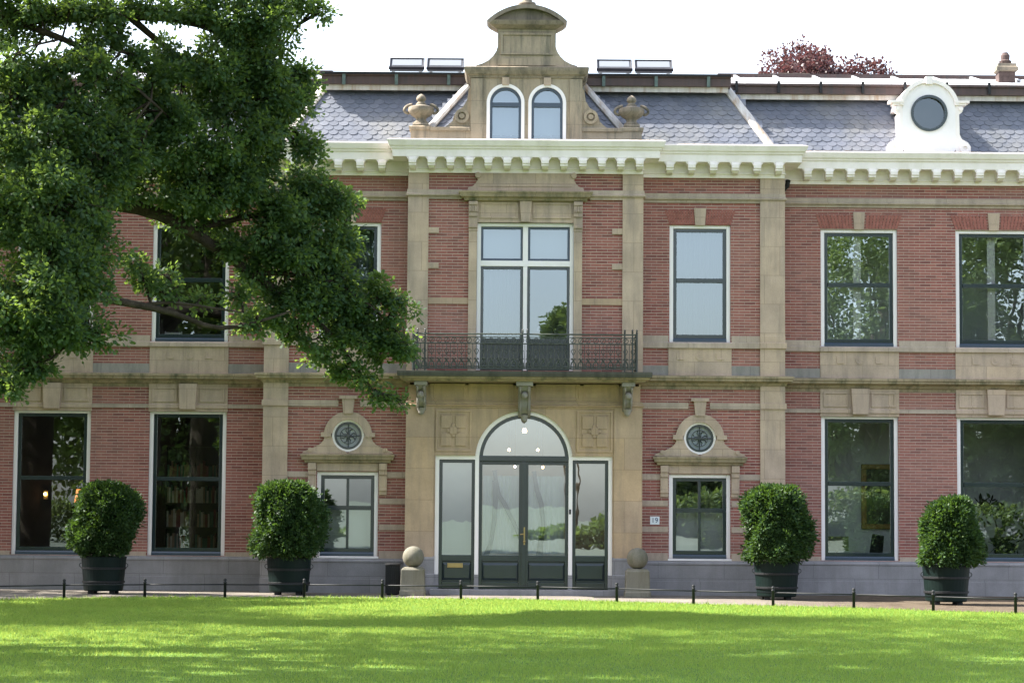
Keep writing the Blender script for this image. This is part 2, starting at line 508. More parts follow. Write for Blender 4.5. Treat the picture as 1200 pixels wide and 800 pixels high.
    def wall(s, x0, x1, z0, z1, y, t, holes, prof=None):
        """wall slab with rectangular holes, reveals included"""
        xs = sorted({x0, x1} | {h[0] for h in holes} | {h[1] for h in holes})
        zs = sorted({z0, z1} | {h[2] for h in holes} | {h[3] for h in holes})
        def solid(i, k):
            if i < 0 or k < 0 or i >= len(xs) - 1 or k >= len(zs) - 1:
                return False
            cx, cz = (xs[i] + xs[i + 1]) / 2, (zs[k] + zs[k + 1]) / 2
            return not any(h[0] < cx < h[1] and h[2] < cz < h[3] for h in holes)
        for i in range(len(xs) - 1):
            for k in range(len(zs) - 1):
                if not solid(i, k):
                    continue
                a, b, c, d = xs[i], xs[i + 1], zs[k], zs[k + 1]
                s.quad((a, y, c), (b, y, c), (b, y, d), (a, y, d))
                s.quad((b, y + t, c), (a, y + t, c), (a, y + t, d), (b, y + t, d))
                if not solid(i - 1, k): s.quad((a, y + t, c), (a, y, c), (a, y, d), (a, y + t, d))
                if not solid(i + 1, k): s.quad((b, y, c), (b, y + t, c), (b, y + t, d), (b, y, d))
                if not solid(i, k - 1): s.quad((a, y + t, c), (b, y + t, c), (b, y, c), (a, y, c))
                if not solid(i, k + 1): s.quad((a, y, d), (b, y, d), (b, y + t, d), (a, y + t, d))
        return s
    def build(s, name, mat, parent=None, smooth=False, bevel=0.0):
        me = bpy.data.meshes.new(name)
        me.from_pydata(s.v, [], s.f)
        me.materials.append(mat if not isinstance(mat, str) else M[mat])
        if smooth:
            me.polygons.foreach_set('use_smooth', [True] * len(me.polygons))
        me.update()
        o = bpy.data.objects.new(name, me)
        col.objects.link(o)
        if parent is not None:
            o.parent = parent
        if bevel > 0:
            b = o.modifiers.new('bevel', 'BEVEL')
            b.width, b.segments, b.limit_method = bevel, 2, 'ANGLE'
        return o

def tag(o, label=None, cat=None, group=None, kind=None):
    for k, v in (('label', label), ('category', cat), ('group', group), ('kind', kind)):
        if v:
            o[k] = v
    return o

def empty(name, loc=(0, 0, 0), rz=0):
    o = bpy.data.objects.new(name, None)
    o.location = loc
    o.rotation_euler = (0, 0, rz)
    o.empty_display_size = 0.3
    col.objects.link(o)
    return o

def copy_tree(o, parent=None):
    c = o.copy()
    col.objects.link(c)
    if parent is not None:
        c.parent = parent
    for ch in list(o.children):
        copy_tree(ch, c)
    return c

def poly_mesh(name, verts, k, mat, parent=None):
    """numpy: verts (n, k, 3) -> n separate k-gons in one mesh"""
    n = verts.shape[0]
    me = bpy.data.meshes.new(name)
    me.vertices.add(n * k)
    me.vertices.foreach_set('co', verts.reshape(-1).astype(np.float32))
    me.loops.add(n * k)
    me.loops.foreach_set('vertex_index', np.arange(n * k, dtype=np.int32))
    me.polygons.add(n)
    me.polygons.foreach_set('loop_start', np.arange(0, n * k, k, dtype=np.int32))
    me.polygons.foreach_set('loop_total', np.full(n, k, dtype=np.int32))
    me.update(calc_edges=True)
    me.materials.append(M[mat])
    o = bpy.data.objects.new(name, me)
    col.objects.link(o)
    if parent is not None:
        o.parent = parent
    return o

# ================================================================== SETTING
g = MB()
g.quad((-1500, -1500, -0.03), (1500, -1500, -0.03), (1500, 1500, -0.03), (-1500, 1500, -0.03))
tag(g.build('ground', 'woodfloor'), kind='structure')

FENCE_PX = [(-110, 705.5), (-17, 703), (76, 701), (170.5, 700), (263.5, 700), (357, 700), (448, 701), (540, 702), (630, 702.5), (722.5, 705),
            (813.5, 708.5), (906, 710.5), (999.5, 712.5), (1094, 715.8), (1190, 719), (1290, 722.5)]
FP = []
for px, py in FENCE_PX:
    yc = py + 0.0075 * (600 - px)
    D = FOC * 1.73 / (yc - 600)
    p = at(px, py, D - 48)
    FP.append(Vector((p.x, p.y, 0.0)))
# smooth the fence line a little
FP = [FP[0]] + [Vector((FP[i].x, 0.25 * FP[i - 1].y + 0.5 * FP[i].y + 0.25 * FP[i + 1].y, 0)) for i in range(1, len(FP) - 1)] + [FP[-1]]
edge = [Vector((p.x, p.y + 0.22, 0)) for p in FP]
edge = [Vector((-30, edge[0].y - 3.0, 0))] + edge + [Vector((30, edge[-1].y - 6.0, 0))]
g = MB()
for a, b in zip(edge[:-1], edge[1:]):
    g.quad((a.x, a.y, 0.006), (b.x, b.y, 0.006), (b.x, 2.0, 0.006), (a.x, 2.0, 0.006))
tag(g.build('path', 'gravel'), kind='structure')
g = MB()
for a, b in zip(edge[:-1], edge[1:]):
    g.quad((a.x, -33, 0.012), (b.x, -33, 0.012), (b.x, b.y, 0.012), (a.x, a.y, 0.012))
tag(g.build('lawn', 'lawn'), kind='structure')
EX = np.array([e.x for e in edge]); EY = np.array([e.y for e in edge])

# ================================================================== MANSION
HOUSE = empty('mansion')
tag(HOUSE, 'red brick mansion with sandstone trim, cream bracketed cornice and scalloped slate roof', 'mansion')
YC, YS, YW = -0.45, 0.0, 0.8                     # planes of the centre bay, the side bays and the wings
XW = 13.2

def part(name, mb, mat, parent=HOUSE, smooth=False, bevel=0.0, label=None):
    o = mb.build(name, mat, parent, smooth, bevel)
    if label:
        o['label'] = label
    return o

WING_WIN = [(6.44, 8.11), (9.38, 11.05)]
# brick walls
for s in (-1, 1):
    holes = []
    for a, b in WING_WIN:
        x0, x1 = sorted((s * a, s * b))
        holes += [(x0, x1, 0.75, 3.85), (x0, x1, 5.37, 7.93)]
    x0, x1 = sorted((s * 5.3, s * XW))
    part('brick_wall', MB().wall(x0, x1, 0.02, 8.95, YW, 0.38, holes), 'brick')
    x0, x1 = sorted((s * 2.3, s * 5.48))
    a, b = sorted((s * 3.09, s * 4.40))
    wm = MB()
    # the round window sits in a square opening that the stone surround covers
    part('brick_wall', wm.wall(x0, x1, 0.02, 8.95, YS, 0.38, [(a, b, 0.78, 2.56), (a, b, 5.38, 7.895), (s * 3.745 - 0.3, s * 3.745 + 0.3, 3.03, 3.63)]), 'brick')
part('brick_wall', MB().wall(-2.42, 2.42, 4.4, 8.95, YC, 0.38, [(-1.03, 1.03, 4.72, 7.86)]), 'brick')
# rear and side walls of the house
part('rear_wall', MB().box(-XW, XW, 12.0, 12.4, 0, 8.95), 'brick')
for s in (-1, 1):
    x0, x1 = sorted((s * XW, s * (XW + 0.3)))
    part('end_wall', MB().box(x0, x1, YW, 12.4, 0, 8.95), 'brick')

# plinths
PL = [(0.0, 0.07), (0.30, 0.07), (0.305, 0.06), (0.64, 0.06), (0.655, 0.075), (0.685, 0.075), (0.735, 0.03)]
for s in (-1, 1):
    x0, x1 = sorted((s * 5.35, s * (XW + 0.3)))
    part('plinth', MB().loft(x0, x1, YW, YW + 0.3, PL, 0, 0), 'blue')
    x0, x1 = sorted((s * 2.3, s * 5.51))
    part('plinth', MB().loft(x0, x1, YS, YW + 0.2, PL, 1 if s < 0 else 0, 1 if s > 0 else 0), 'blue')
    x0, x1 = sorted((s * 1.87, s * 2.45))
    part('plinth', MB().loft(x0, x1, YC, YS + 0.2, [(0, .08), (.42, .08), (.44, .06), (.76, .06), (.80, .02)], 1 if s < 0 else 0, 1 if s > 0 else 0), 'blue')

# stone bands on the brickwork
def band(x0, x1, z0, z1, y, p=0.018, mat='band', l=0, r=0, chamfer=True):
    x0, x1 = sorted((x0, x1))
    return part('stone_band', MB().loft(x0, x1, y, y + 0.1, [(z0, p), (z1, p)], l, r), mat)

for s in (-1, 1):
    for z0, z1 in ((0.735, 0.895), (1.335, 1.455), (1.888, 1.996), (2.45, 2.56)):
        band(s * 2.45, s * 3.07, z0, z1, YS)
        band(s * 4.42, s * 5.03, z0, z1, YS)
    band(s * 2.45, s * 3.50, 3.956, 4.084, YS, 0.03)
    band(s * 3.96, s * 5.03, 3.956, 4.084, YS, 0.03)
    # low stone course and sill course of the side bays
    band(s * 2.45, s * 3.07, 4.64, 4.87, YS, 0.02, 'grey')
    band(s * 4.42, s * 5.03, 4.64, 4.87, YS, 0.02, 'grey')
    part('sill_course', MB().loft(*sorted((s * 2.45, s * 3.07)), YS, YS + .1, [(5.25, .05), (5.37, .05), (5.38, .02), (5.52, .02)], 0, 0), 'band')
    part('sill_course', MB().loft(*sorted((s * 4.42, s * 5.03)), YS, YS + .1, [(5.25, .05), (5.37, .05), (5.38, .02), (5.52, .02)], 0, 0), 'band')
    part('window_apron', MB().box(*sorted((s * 3.07, s * 4.42)), YS - 0.03, YS + 0.06, 4.64, 5.25), 'stone')
    part('stone_sill', MB().loft(*sorted((s * 3.07, s * 4.42)), YS, YS + .2, [(5.25, .075), (5.35, .075), (5.38, .03)], 0, 0), 'band')
    # wings
    xs = [5.52, 6.42, 8.13, 9.36, 11.07, XW]
    for k in (0, 2, 4):
        a, b = s * xs[k], s * xs[k + 1]
        band(a, b, 0.735, 0.83, YW)
        band(a, b, 3.926, 4.018, YW, 0.03)
        band(a, b, 4.66, 4.89, YW, 0.02, 'grey')
        part('sill_course', MB().loft(*sorted((a, b)), YW, YW + .1, [(5.26, .05), (5.36, .05), (5.37, .02), (5.50, .02)], 0, 0), 'band')
    for a, b in WING_WIN:
        x0, x1 = sorted((s * a, s * b))
        part('window_apron', MB().box(x0 - .02, x1 + .02, YW - 0.03, YW + 0.06, 4.66, 5.26), 'stone')
        part('stone_sill', MB().loft(x0 - .02, x1 + .02, YW, YW + .2, [(5.26, .075), (5.34, .075), (5.37, .03)], 0, 0), 'band')
        # panelled stone lintel above the ground floor window, with its keystone
        lin = MB().box(x0 - .02, x1 + .02, YW - 0.03, YW + 0.06, 4.018, 4.45)
        lin.loft(x0 - .02, x1 + .02, YW, YW + 0.06, [(3.85, .03), (3.92, .03), (3.925, .06), (4.0, .06), (4.018, .03)], 0, 0)
        xm = (x0 + x1) / 2
        for u0, u1 in ((x0 + .05, xm - .25), (xm + .25, x1 - .05)):
            for q in ((u0, u1, 4.06, 4.10), (u0, u1, 4.34, 4.38), (u0, u0 + .04, 4.10, 4.34), (u1 - .04, u1, 4.10, 4.34)):
                lin.box(q[0], q[1], YW - 0.05, YW - 0.03, q[2], q[3])
        lo = part('stone_lintel', lin, 'stone')
        part('keystone', MB().prism_y([(xm - .17, 3.90), (xm + .17, 3.90), (xm + .195, 4.45), (xm - .195, 4.45)], YW - 0.14, YW), 'stone', lo)

# carved marks on the aprons (an L, a C and an L in shallow relief)
def carve(xm, y, z):
    m = MB()
    for q in (-0.42, 0.42):
        m.box(xm + q - .07, xm + q - .035, y - .015, y, z - .07, z + .08)
        m.box(xm + q - .035, xm + q + .08, y - .015, y, z - .07, z - .03)
        part('carved_letter', m, 'stone')
        m = MB()
    m.arc(xm, z, .045, .085, R(100), R(350), y - .015, y, 14)
    return part('carved_letter', m, 'stone')
for s in (-1, 1):
    carve(s * 3.745, YS - 0.03, 5.07)
    for a, b in WING_WIN:
        carve(s * (a + b) / 2, YW - 0.03, 5.07)

# corner pilasters of the side bays
for s in (-1, 1):
    x0, x1 = sorted((s * 5.03, s * 5.51))
    e = (0, 1) if s > 0 else (1, 0)
    part('pilaster', MB().loft(x0, x1, YS, YW + 0.1, [(.735, .05), (3.955, .05), (3.96, .08), (4.08, .08), (4.085, .05), (5.25, .05), (5.255, .085), (5.37, .085), (5.38, .055), (5.52, .055), (5.525, .05), (8.92, .05)], *e), 'stone')
    # upper pilasters of the centre bay
    x0, x1 = sorted((s * 2.06, s * 2.45))
    part('pilaster', MB().loft(x0, x1, YC, YS + 0.1, [(4.6, .05), (8.92, .05)], *e), 'stone')
    for z0, z1 in ((7.63, 7.75), (6.877, 6.995)):
        part('quoin', MB().box(*sorted((s * 1.84, s * 2.06)), YC - .03, YC + .05, z0, z1), 'stone')
    band(s * 1.20, s * 2.06, 6.12, 6.255, YC, 0.02, 'portal')
    # window jambs
    part('stone_jamb', MB().box(*sorted((s * 1.03, s * 1.205)), YC - 0.05, YC + 0.1, 4.7, 7.67), 'stone')
    jb = MB()
    x0, x1 = sorted((s * 1.02, s * 1.21))
    for z0, z1, p in ((7.67, 7.74, .06), (7.74, 7.80, .09), (7.80, 7.98, .07), (7.98, 8.08, .10), (8.08, 8.22, .12), (8.22, 8.30, .15)):
        jb.box(x0, x1, YC - p, YC, z0, z1)
    for k in range(3):
        jb.box(x0 + .03 + k * .05, x0 + .055 + k * .05, YC - .135, YC - .12, 8.08, 8.2)
    part('console', jb, 'stone', bevel=0.008)

# belt cornice between the floors
BELT = [(4.375, .02), (4.43, .02), (4.445, .06), (4.50, .10), (4.53, .17), (4.545, .20), (4.585, .20), (4.60, .225), (4.645, .225), (4.67, .03)]
for s in (-1, 1):
    e = (0, 1) if s > 0 else (1, 0)
    part('belt_cornice', MB().loft(*sorted((s * 2.45, s * 5.51)), YS, YW + .2, BELT, *e), 'mossy')
    part('belt_cornice', MB().loft(*sorted((s * 5.4, s * XW)), YW, YW + .2, [(z + .015, p) for z, p in BELT], 0, 0), 'mossy')
# upper string course
STR = [(8.375, .03), (8.43, .035), (8.44, .085), (8.47, .095), (8.49, .064), (8.57, .062), (8.58, .02)]
for s in (-1, 1):
    e = (0, 1) if s > 0 else (1, 0)
    part('string_course', MB().loft(*sorted((s * 2.45, s * 5.51)), YS, YW + .2, STR, *e), 'band')
    part('string_course', MB().loft(*sorted((s * 5.4, s * XW)), YW, YW + .2, [(z + .03, p) for z, p in STR], 0, 0), 'band')
    part('string_course', MB().loft(*sorted((s * 1.36, s * 2.45)), YC, YS + .2, [(z - .02, p + .01) for z, p in STR], *e), 'band')

# main cornice with its brackets
CRN = [(8.91, .03), (8.985, .03), (8.99, .06), (9.01, .06), (9.015, .04), (9.20, .04), (9.205, .36), (9.36, .37), (9.375, .40), (9.41, .41), (9.43, .44), (9.50, .47), (9.535, .485), (9.55, .485), (9.565, .43)]
def bracket_mesh(w):
    m = MB()
    h = w / 2
    poly = [(-h, .01), (h, .01), (h, .05), (h, .10), (h + .012, .135), (h + .045, .175), (h + .06, .19), (-h - .06, .19), (-h - .045, .175), (-h - .012, .135), (-h, .10), (-h, .05)]
    m.prism_y(poly, -.31, 0)
    m.prism_x([(-.31, .05), (-.34, .06), (-.345, .13), (-.33, .187), (-.31, .187)], -h, h)
    m.prism_x([(-.22, -.035), (-.05, -.05), (0, -.05), (0, .01), (-.27, .01)], -h * .8, h * .8)
    me_o = m.build('cornice_bracket', 'cream')
    return me_o
proto = bracket_mesh(.155)
first = True
def cornice(x0, x1, y, yb, l, r, step, mat='cream', drop=0.0, ext=(0, 0)):
    global first
    c = part('cornice', MB().loft(x0 - ext[0], x1 + ext[1], y, yb, [(z - drop, p) for z, p in CRN], l, r), mat)
    n = int((x1 - x0) / step)
    off = ((x1 - x0) - n * step) / 2
    for i in range(n + 1):
        x = x0 + off + i * step
        if first:
            o = proto
            first = False
        else:
            o = proto.copy()
            col.objects.link(o)
        o.parent = c
        o.location = (x, y - .04, 9.013)
    return c
cornice(-2.46, 2.46, YC - .05, YS + .3, 1, 1, .4)
for s in (-1, 1):
    x0, x1 = sorted((s * 2.95, s * 5.52))
    cornice(x0, x1, YS - .05, YW + .3, 1 if s < 0 else 0, 1 if s > 0 else 0, .466, 'cream', .003, (.6, 0) if s > 0 else (0, .6))
    x0, x1 = sorted((s * 6.02, s * XW))
    cornice(x0, x1, YW - .05, YW + .6, 0, 0, .466, 'cream', .006, (.7, 0) if s > 0 else (0, .7))
for s in (-1, 1):
    pp = [(s * 5.72, YW - .12, 8.98), (s * 5.70, YW - .14, 8.86), (s * 5.62, YW - .10, 8.78), (s * 5.58, YW + .0, 8.74)]
    if s > 0:
        part('drain_elbow', MB().tube(pp, .055, 8), 'black', smooth=True)

# flat arches above the upper windows
def flat_arch(xc, hw, z0, z1, y):
    m, m2 = MB(), MB()
    n = 24
    for i in range(n):
        u = -1 + 2 * (i + .5) / n
        if abs(u) < .2:
            continue
        wd = hw * 2 / n * .41
        xb, xt = xc + u * hw, xc + u * (hw + .11)
        (m if u < 0 else m2).prism_y([(xb - wd, z0), (xb + wd, z0), (xt + wd * 1.08, z1), (xt - wd * 1.08, z1)], y - .012, y + .05)
    o = part('flat_arch', m, 'archbrick')
    part('flat_arch', m2, 'archbrick')
    part('keystone', MB().prism_y([(xc - .105, z0 - .02), (xc + .105, z0 - .02), (xc + .13, z1 + .05), (xc - .13, z1 + .05)], y - .04, y + .05), 'stone', o)
M['archbrick'] = mat_plain('arch_brick', (0.285, 0.112, 0.092), 0.9, 0.2, 0, 0.6, 9)
for s in (-1, 1):
    flat_arch(s * 3.745, .66, 7.91, 8.21, YS)
    for a, b in WING_WIN:
        flat_arch(s * (a + b) / 2, .84, 7.945, 8.25, YW)

# ------------------------------------------------------------------ windows
rnd = random.Random(5)
def pane_quad(m, x0, x1, z0, z1, y, tilt=0.0035):
    dx, dz = rnd.uniform(-tilt, tilt), rnd.uniform(-tilt, tilt)
    def Y(x, z):
        return y + (x - (x0 + x1) / 2) * dx + (z - (z0 + z1) / 2) * dz
    m.quad((x0, Y(x0, z0), z0), (x1, Y(x1, z0), z0), (x1, Y(x1, z1), z1), (x0, Y(x0, z1), z1))

def window(x0, x1, z0, z1, y, rail=None, mull=False, fw=.085, glass='glass', top=.07, sash=.075, name='window', post=False):
    """white frame with dark sashes; returns the part"""
    fr = MB()
    yf, yb = y + .045, y + .2
    fr.box(x0, x0 + fw, yf, yb, z0, z1)
    fr.box(x1 - fw, x1, yf, yb, z0, z1)
    fr.box(x0 + fw, x1 - fw, yf, yb, z1 - top, z1)
    w_ = part(name, fr, 'white', bevel=0.006)
    part('sill', MB().loft(x0 + fw, x1 - fw, y + .06, yb, [(z0, .03), (z0 + .05, .03), (z0 + .085, 0)], 0, 0), 'sill', w_)
    a, b, c, d = x0 + fw, x1 - fw, z0 + .085, z1 - top
    sm, gm = MB(), MB()
    ys, ye = y + .085, y + .15
    t = sash
    sm.box(a, a + t, ys, ye, c, d); sm.box(b - t, b, ys, ye, c, d)
    sm.box(a + t, b - t, ys, ye, d - t, d); sm.box(a + t, b - t, ys, ye, c, c + t * 1.1)
    zs = [c + t * 1.1, d - t]
    if rail is not None:
        sm.box(a + t, b - t, ys - .015, ye, rail - .045, rail + .045)
        zs = [c + t * 1.1, rail - .045, rail + .045, d - t]
    xs = [a + t, b - t]
    if mull:
        xm = (a + b) / 2
        for q in range(0, len(zs), 2):
            sm.box(xm - .028, xm + .028, ys + .003, ye - .003, zs[q], zs[q + 1])
        xs = [a + t, xm - .028, xm + .028, b - t]
    for i in range(0, len(xs), 2):
        for k in range(0, len(zs), 2):
            pane_quad(gm, xs[i] - .005, xs[i + 1] + .005, zs[k] - .005, zs[k + 1] + .005, y + .12)
    part('sash', sm, 'dark', w_, bevel=0.006)
    part('pane', gm, glass, w_)
    if post:
        part('inner_post', MB().box((a + b) / 2 - .085, (a + b) / 2 + .085, y + .30, y + .36, c, d), 'white', w_)
    return w_

for s in (-1, 1):
    for a, b in WING_WIN:
        x0, x1 = sorted((s * a, s * b))
        window(x0, x1, .75, 3.85, YW, 2.40, top=.05, glass='glass' if s > 0 else 'glassl')
        window(x0, x1, 5.37, 7.93, YW, 6.72, top=.07, post=(s > 0), glass='glass' if s > 0 else 'glassl')
    x0, x1 = sorted((s * 3.09, s * 4.40))
    window(x0, x1, .78, 2.56, YS, 1.80, True)
    part('stone_sill', MB().loft(x0 - .02, x1 + .02, YS, YS + .2, [(.735, .04), (.765, .04), (.778, .0)], 0, 0), 'white')
    window(x0, x1, 5.38, 7.895, YS, 6.71, glass='glasss')

# stone surround and oculus above the side windows
for s in (-1, 1):
    xc, zc = s * 3.745, 3.33
    st = MB()
    st.box(xc - .66, xc + .66, YS - .03, YS + .05, 2.58, 2.745)
    hood = MB().loft(xc - .82, xc + .82, YS, YS + .05, [(2.745, .03), (2.76, .09), (2.80, .10), (2.82, .15), (2.87, .16), (2.90, .18), (2.925, .18), (2.95, .05)], 1, 1)
    hd = part('window_hood', hood, 'mossy')
    for q in (-1, 1):
        cs = MB()
        xa, xb = sorted((xc + q * .67, xc + q * .84))
        for z0, z1, p in ((2.08, 2.16, .04), (2.16, 2.24, .07), (2.24, 2.5, .055), (2.5, 2.6, .08), (2.6, 2.745, .11)):
            cs.box(xa, xb, YS - p, YS + .05, z0, z1)
        part('console', cs, 'stone', hd, bevel=.008)
    # curved pediment with the round opening: drawn as strips between outer outline and circle
    outer = []
    def halfw(z):
        if z < 3.0: return .98 - (z - 2.95) * 1.2
        if z < 3.30:
            t_ = (z - 3.0) / .30
            return .50 + .42 * (1 - t_) ** 2.2
        if z < 3.42: return .52
        return 0
    pm = MB()
    ro, ri = .335, .515
    zz = [2.95, 3.0, 3.02, 3.05, 3.09, 3.13, 3.17, 3.22, 3.27, 3.30]
    y0, y1 = YS - .06, YS + .05
    for q in (-1, 1):
        for za, zb in zip(zz[:-1], zz[1:]):
            ia = math.sqrt(max(0, ro ** 2 - (za - zc) ** 2)); ib = math.sqrt(max(0, ro ** 2 - (zb - zc) ** 2))
            oa, ob = halfw(za), halfw(zb)
            P = [(xc + q * ia, za), (xc + q * oa, za), (xc + q * ob, zb), (xc + q * ib, zb)]
            if q < 0: P = P[::-1]
            pm.prism_y(P, y0, y1)
        xa, xb = sorted((xc + q * .36, xc + q * .575))
        pm.box(xa, xb, YS - .085, YS + .05, 3.30, 3.40)
        pm.arc(xc + q * .80, 3.03, .0, .045, 0, 2 * PI, YS - .09, YS - .05, 16)
    pm.arc(xc, zc, ro, ri, R(8), R(172), YS - .075, YS + .05, 28)
    pd = part('oculus_surround', pm, 'stone')
    ks = MB().prism_y([(xc - .10, 3.80), (xc + .10, 3.80), (xc + .135, 4.11), (xc - .135, 4.11)], YS - .11, YS)
    ks.box(xc - .19, xc + .19, YS - .13, YS, 4.11, 4.18)
    part('keystone', ks, 'stone', pd)
    part('stone_lintel', st, 'stone')
    ow = part('round_window', MB().arc(xc, zc, .295, .345, 0, 2 * PI, YS - .02, YS + .15, 40), 'white')
    sm = MB().arc(xc, zc, .245, .295, 0, 2 * PI, YS + .01, YS + .12, 40)
    for k in range(2):
        a = PI / 2 * k
        c, q = math.cos(a), math.sin(a)
        sm.tube([(xc - .25 * c, YS + .05, zc - .25 * q), (xc + .25 * c, YS + .05, zc + .25 * q)], .013, 6)
    for k in range(8):
        a = PI / 4 * k + PI / 8
        sm.tube([(xc + .03 * math.cos(a - .5), YS + .055, zc + .03 * math.sin(a - .5)), (xc + .12 * math.cos(a + .1), YS + .055, zc + .12 * math.sin(a + .1)), (xc + .16 * math.cos(a - .15), YS + .055, zc + .16 * math.sin(a - .15))], .011, 5)
    sm.arc(xc, zc, .165, .18, 0, 2 * PI, YS + .045, YS + .065, 32)
    sm.arc(xc, zc, .0, .035, 0, 2 * PI, YS + .035, YS + .065, 16)
    part('grille', sm, 'dark', ow)
    part('pane', MB().disc(xc, zc, .25, YS + .09), 'palepane', ow)  # pane coloured pale in place of a reflection, so the grille shows
    part('pale_backing', MB().prism_y([(xc + .26 * math.cos(i * PI / 12), zc + .26 * math.sin(i * PI / 12)) for i in range(24)], YS + .11, YS + .12), 'blind', ow)  # pale disc added behind the pane to lighten it

# ------------------------------------------------------------------ portal
ARC_Z, ARC_R = 2.84, 1.03
pm = MB()
prof = [(-1.87, 2.92), (-ARC_R, 2.92)]
for i in range(33):
    a = PI - PI * i / 32
    x, z = ARC_R * math.cos(a), ARC_Z + ARC_R * math.sin(a)
    if z > 2.92:
        prof.append((x, z))
prof += [(ARC_R, 2.92), (1.87, 2.92)]
y0, y1 = YC, YC + .35
for (xa, za), (xb, zb) in zip(prof[:-1], prof[1:]):
    if xb - xa < 1e-6:
        continue
    pm.quad((xa, y0, za), (xb, y0, zb), (xb, y0, 4.48), (xa, y0, 4.48))
    pm.quad((xa, y1, za), (xb, y1, zb), (xb, y0, zb), (xa, y0, za))
for s in (-1, 1):
    xa, xb = sorted((s * 1.87, s * 2.45))
    pm.box(xa, xb, YC, YS + .1, .75, 4.48)
portal = part('stone_portal', pm, 'portal')
# pilaster strips, frieze panels and carved panels of the portal
for s in (-1, 1):
    xa, xb = sorted((s * 1.90, s * 2.46))
    part('pilaster', MB().loft(xa, xb, YC, YC + .1, [(.78, .035), (3.93, .035)], 1 if s < 0 else 0, 1 if s > 0 else 0), 'portal')
    cp = MB()
    x0, x1 = sorted((s * 1.11, s * 1.87))
    z0, z1 = 3.0, 3.88
    for q in ((x0, x1, z1 - .045, z1), (x0, x1, z0, z0 + .045), (x0, x0 + .045, z0 + .045, z1 - .045), (x1 - .045, x1, z0 + .045, z1 - .045)):
        cp.box(q[0], q[1], YC - .022, YC, q[2], q[3])
    xm, zm = (x0 + x1) / 2, (z0 + z1) / 2
    cp.box(xm - .28, xm + .28, YC - .012, YC, zm - .34, zm + .34)
    for dx in (-.15, .15):
        for dz in (-.185, .185):
            cp.box(xm + dx - .11, xm + dx + .11, YC - .032, YC - .012, zm + dz - .135, zm + dz + .135)
    cp.box(xm - .13, xm + .13, YC - .045, YC - .012, zm - .035, zm + .035)
    cp.box(xm - .035, xm + .035, YC - .048, YC - .012, zm - .14, zm + .14)
    cp.box(xm - .075, xm + .075, YC - .055, YC - .012, zm - .075, zm + .075)
    part('carved_panel', cp, 'portal', bevel=.006)
part('portal_cornice', MB().loft(-2.46, 2.46, YC, YC + .1, [(3.93, .04), (3.95, .04), (3.96, .07), (3.985, .08), (4.0, .05), (4.04, .05), (4.05, .03), (4.07, .03)], 1, 1), 'portal')
for xa, xb in ((-2.0, -1.25), (-1.18, -.24), (.24, 1.18), (1.25, 2.0)):
    fz = MB()
    for q in ((xa, xb, 4.40, 4.43), (xa, xb, 4.10, 4.13), (xa, xa + .03, 4.13, 4.40), (xb - .03, xb, 4.13, 4.40)):
        fz.box(q[0], q[1], YC - .02, YC, q[2], q[3])
    part('frieze_panel', fz, 'portal')

# entrance: white frame, two side lights, double door with fanlight
fr = MB()
yf, yb = YC + .06, YC + .26
fw = .085
fr.arc(0, ARC_Z, ARC_R - fw, ARC_R, R(4.5), R(175.5), yf, yb, 48)
for s in (-1, 1):
    x0, x1 = sorted((s * (ARC_R - fw), s * ARC_R))
    fr.box(x0, x1, yf, yb, .42, 2.92)
    x0, x1 = sorted((s * ARC_R, s * 1.87))
    fr.box(x0, x1, yf + .004, yb, 2.92 - fw, 2.92)
    x0, x1 = sorted((s * (1.87 - fw), s * 1.87))
    fr.box(x0, x1, yf, yb, .42, 2.92 - fw)
ENT = part('entrance', fr, 'white', bevel=.005)
for s in (-1, 1):
    for xx0, xx1 in ((ARC_R - fw - .004, ARC_R + .004), (1.87 - fw - .004, 1.874)):
        part('frame_foot', MB().box(*sorted((s * xx0, s * xx1)), yf - .02, yb, .12, .42), 'blue', ENT)
ys, ye = YC + .11, YC + .18
def leaf(x0, x1, zt, name, bw=.07):
    m = MB()
    m.box(x0, x0 + bw, ys, ye, .13, zt); m.box(x1 - bw, x1, ys, ye, .13, zt)
    m.box(x0 + bw, x1 - bw, ys, ye, zt - bw, zt)
    m.box(x0 + bw, x1 - bw, ys, ye, .13, .27)
    m.box(x0 + bw, x1 - bw, ys, ye, .70, .83)
    m.box(x0 + bw, x1 - bw, ys + .03, ye, .27, .70)
    a, b = x0 + bw + .05, x1 - bw - .05
    m.add([(a - .04, ys + .03, .30), (b + .04, ys + .03, .30), (b + .04, ys + .03, .67), (a - .04, ys + .03, .67), (a, ys + .005, .35), (b, ys + .005, .35), (b, ys + .005, .62), (a, ys + .005, .62)],
          [(4, 5, 6, 7), (0, 1, 5, 4), (1, 2, 6, 5), (2, 3, 7, 6), (3, 0, 4, 7)])
    o = part(name, m, 'dark', ENT, bevel=.008)
    g_ = MB()
    pane_quad(g_, x0 + bw - .005, x1 - bw + .005, .825, zt - bw + .005, YC + .15, .002)
    return o, g_
inn = ARC_R - fw
gm = MB()
for x0, x1, zt, nm in ((-inn, -.03, 2.80, 'door_leaf'), (.03, inn, 2.80, 'door_leaf'), (-1.87 + fw, -ARC_R, 2.92 - fw, 'side_light'), (ARC_R, 1.87 - fw, 2.92 - fw, 'side_light')):
    o, g_ = leaf(x0, x1, zt, nm)
    gm.add(g_.v, g_.f)
    if nm == 'side_light' and x0 < 0:
        part('letterbox', MB().box(-1.60, -1.27, YC + .10, YC + .125, .56, .66), 'brass', ENT, bevel=.01)
part('meeting_stile', MB().box(-.045, .045, YC + .085, YC + .19, .13, 2.80), 'dark', ENT, bevel=.01)
part('transom', MB().box(-inn, inn, YC + .08, YC + .20, 2.80, 2.92), 'dark', ENT, bevel=.01)
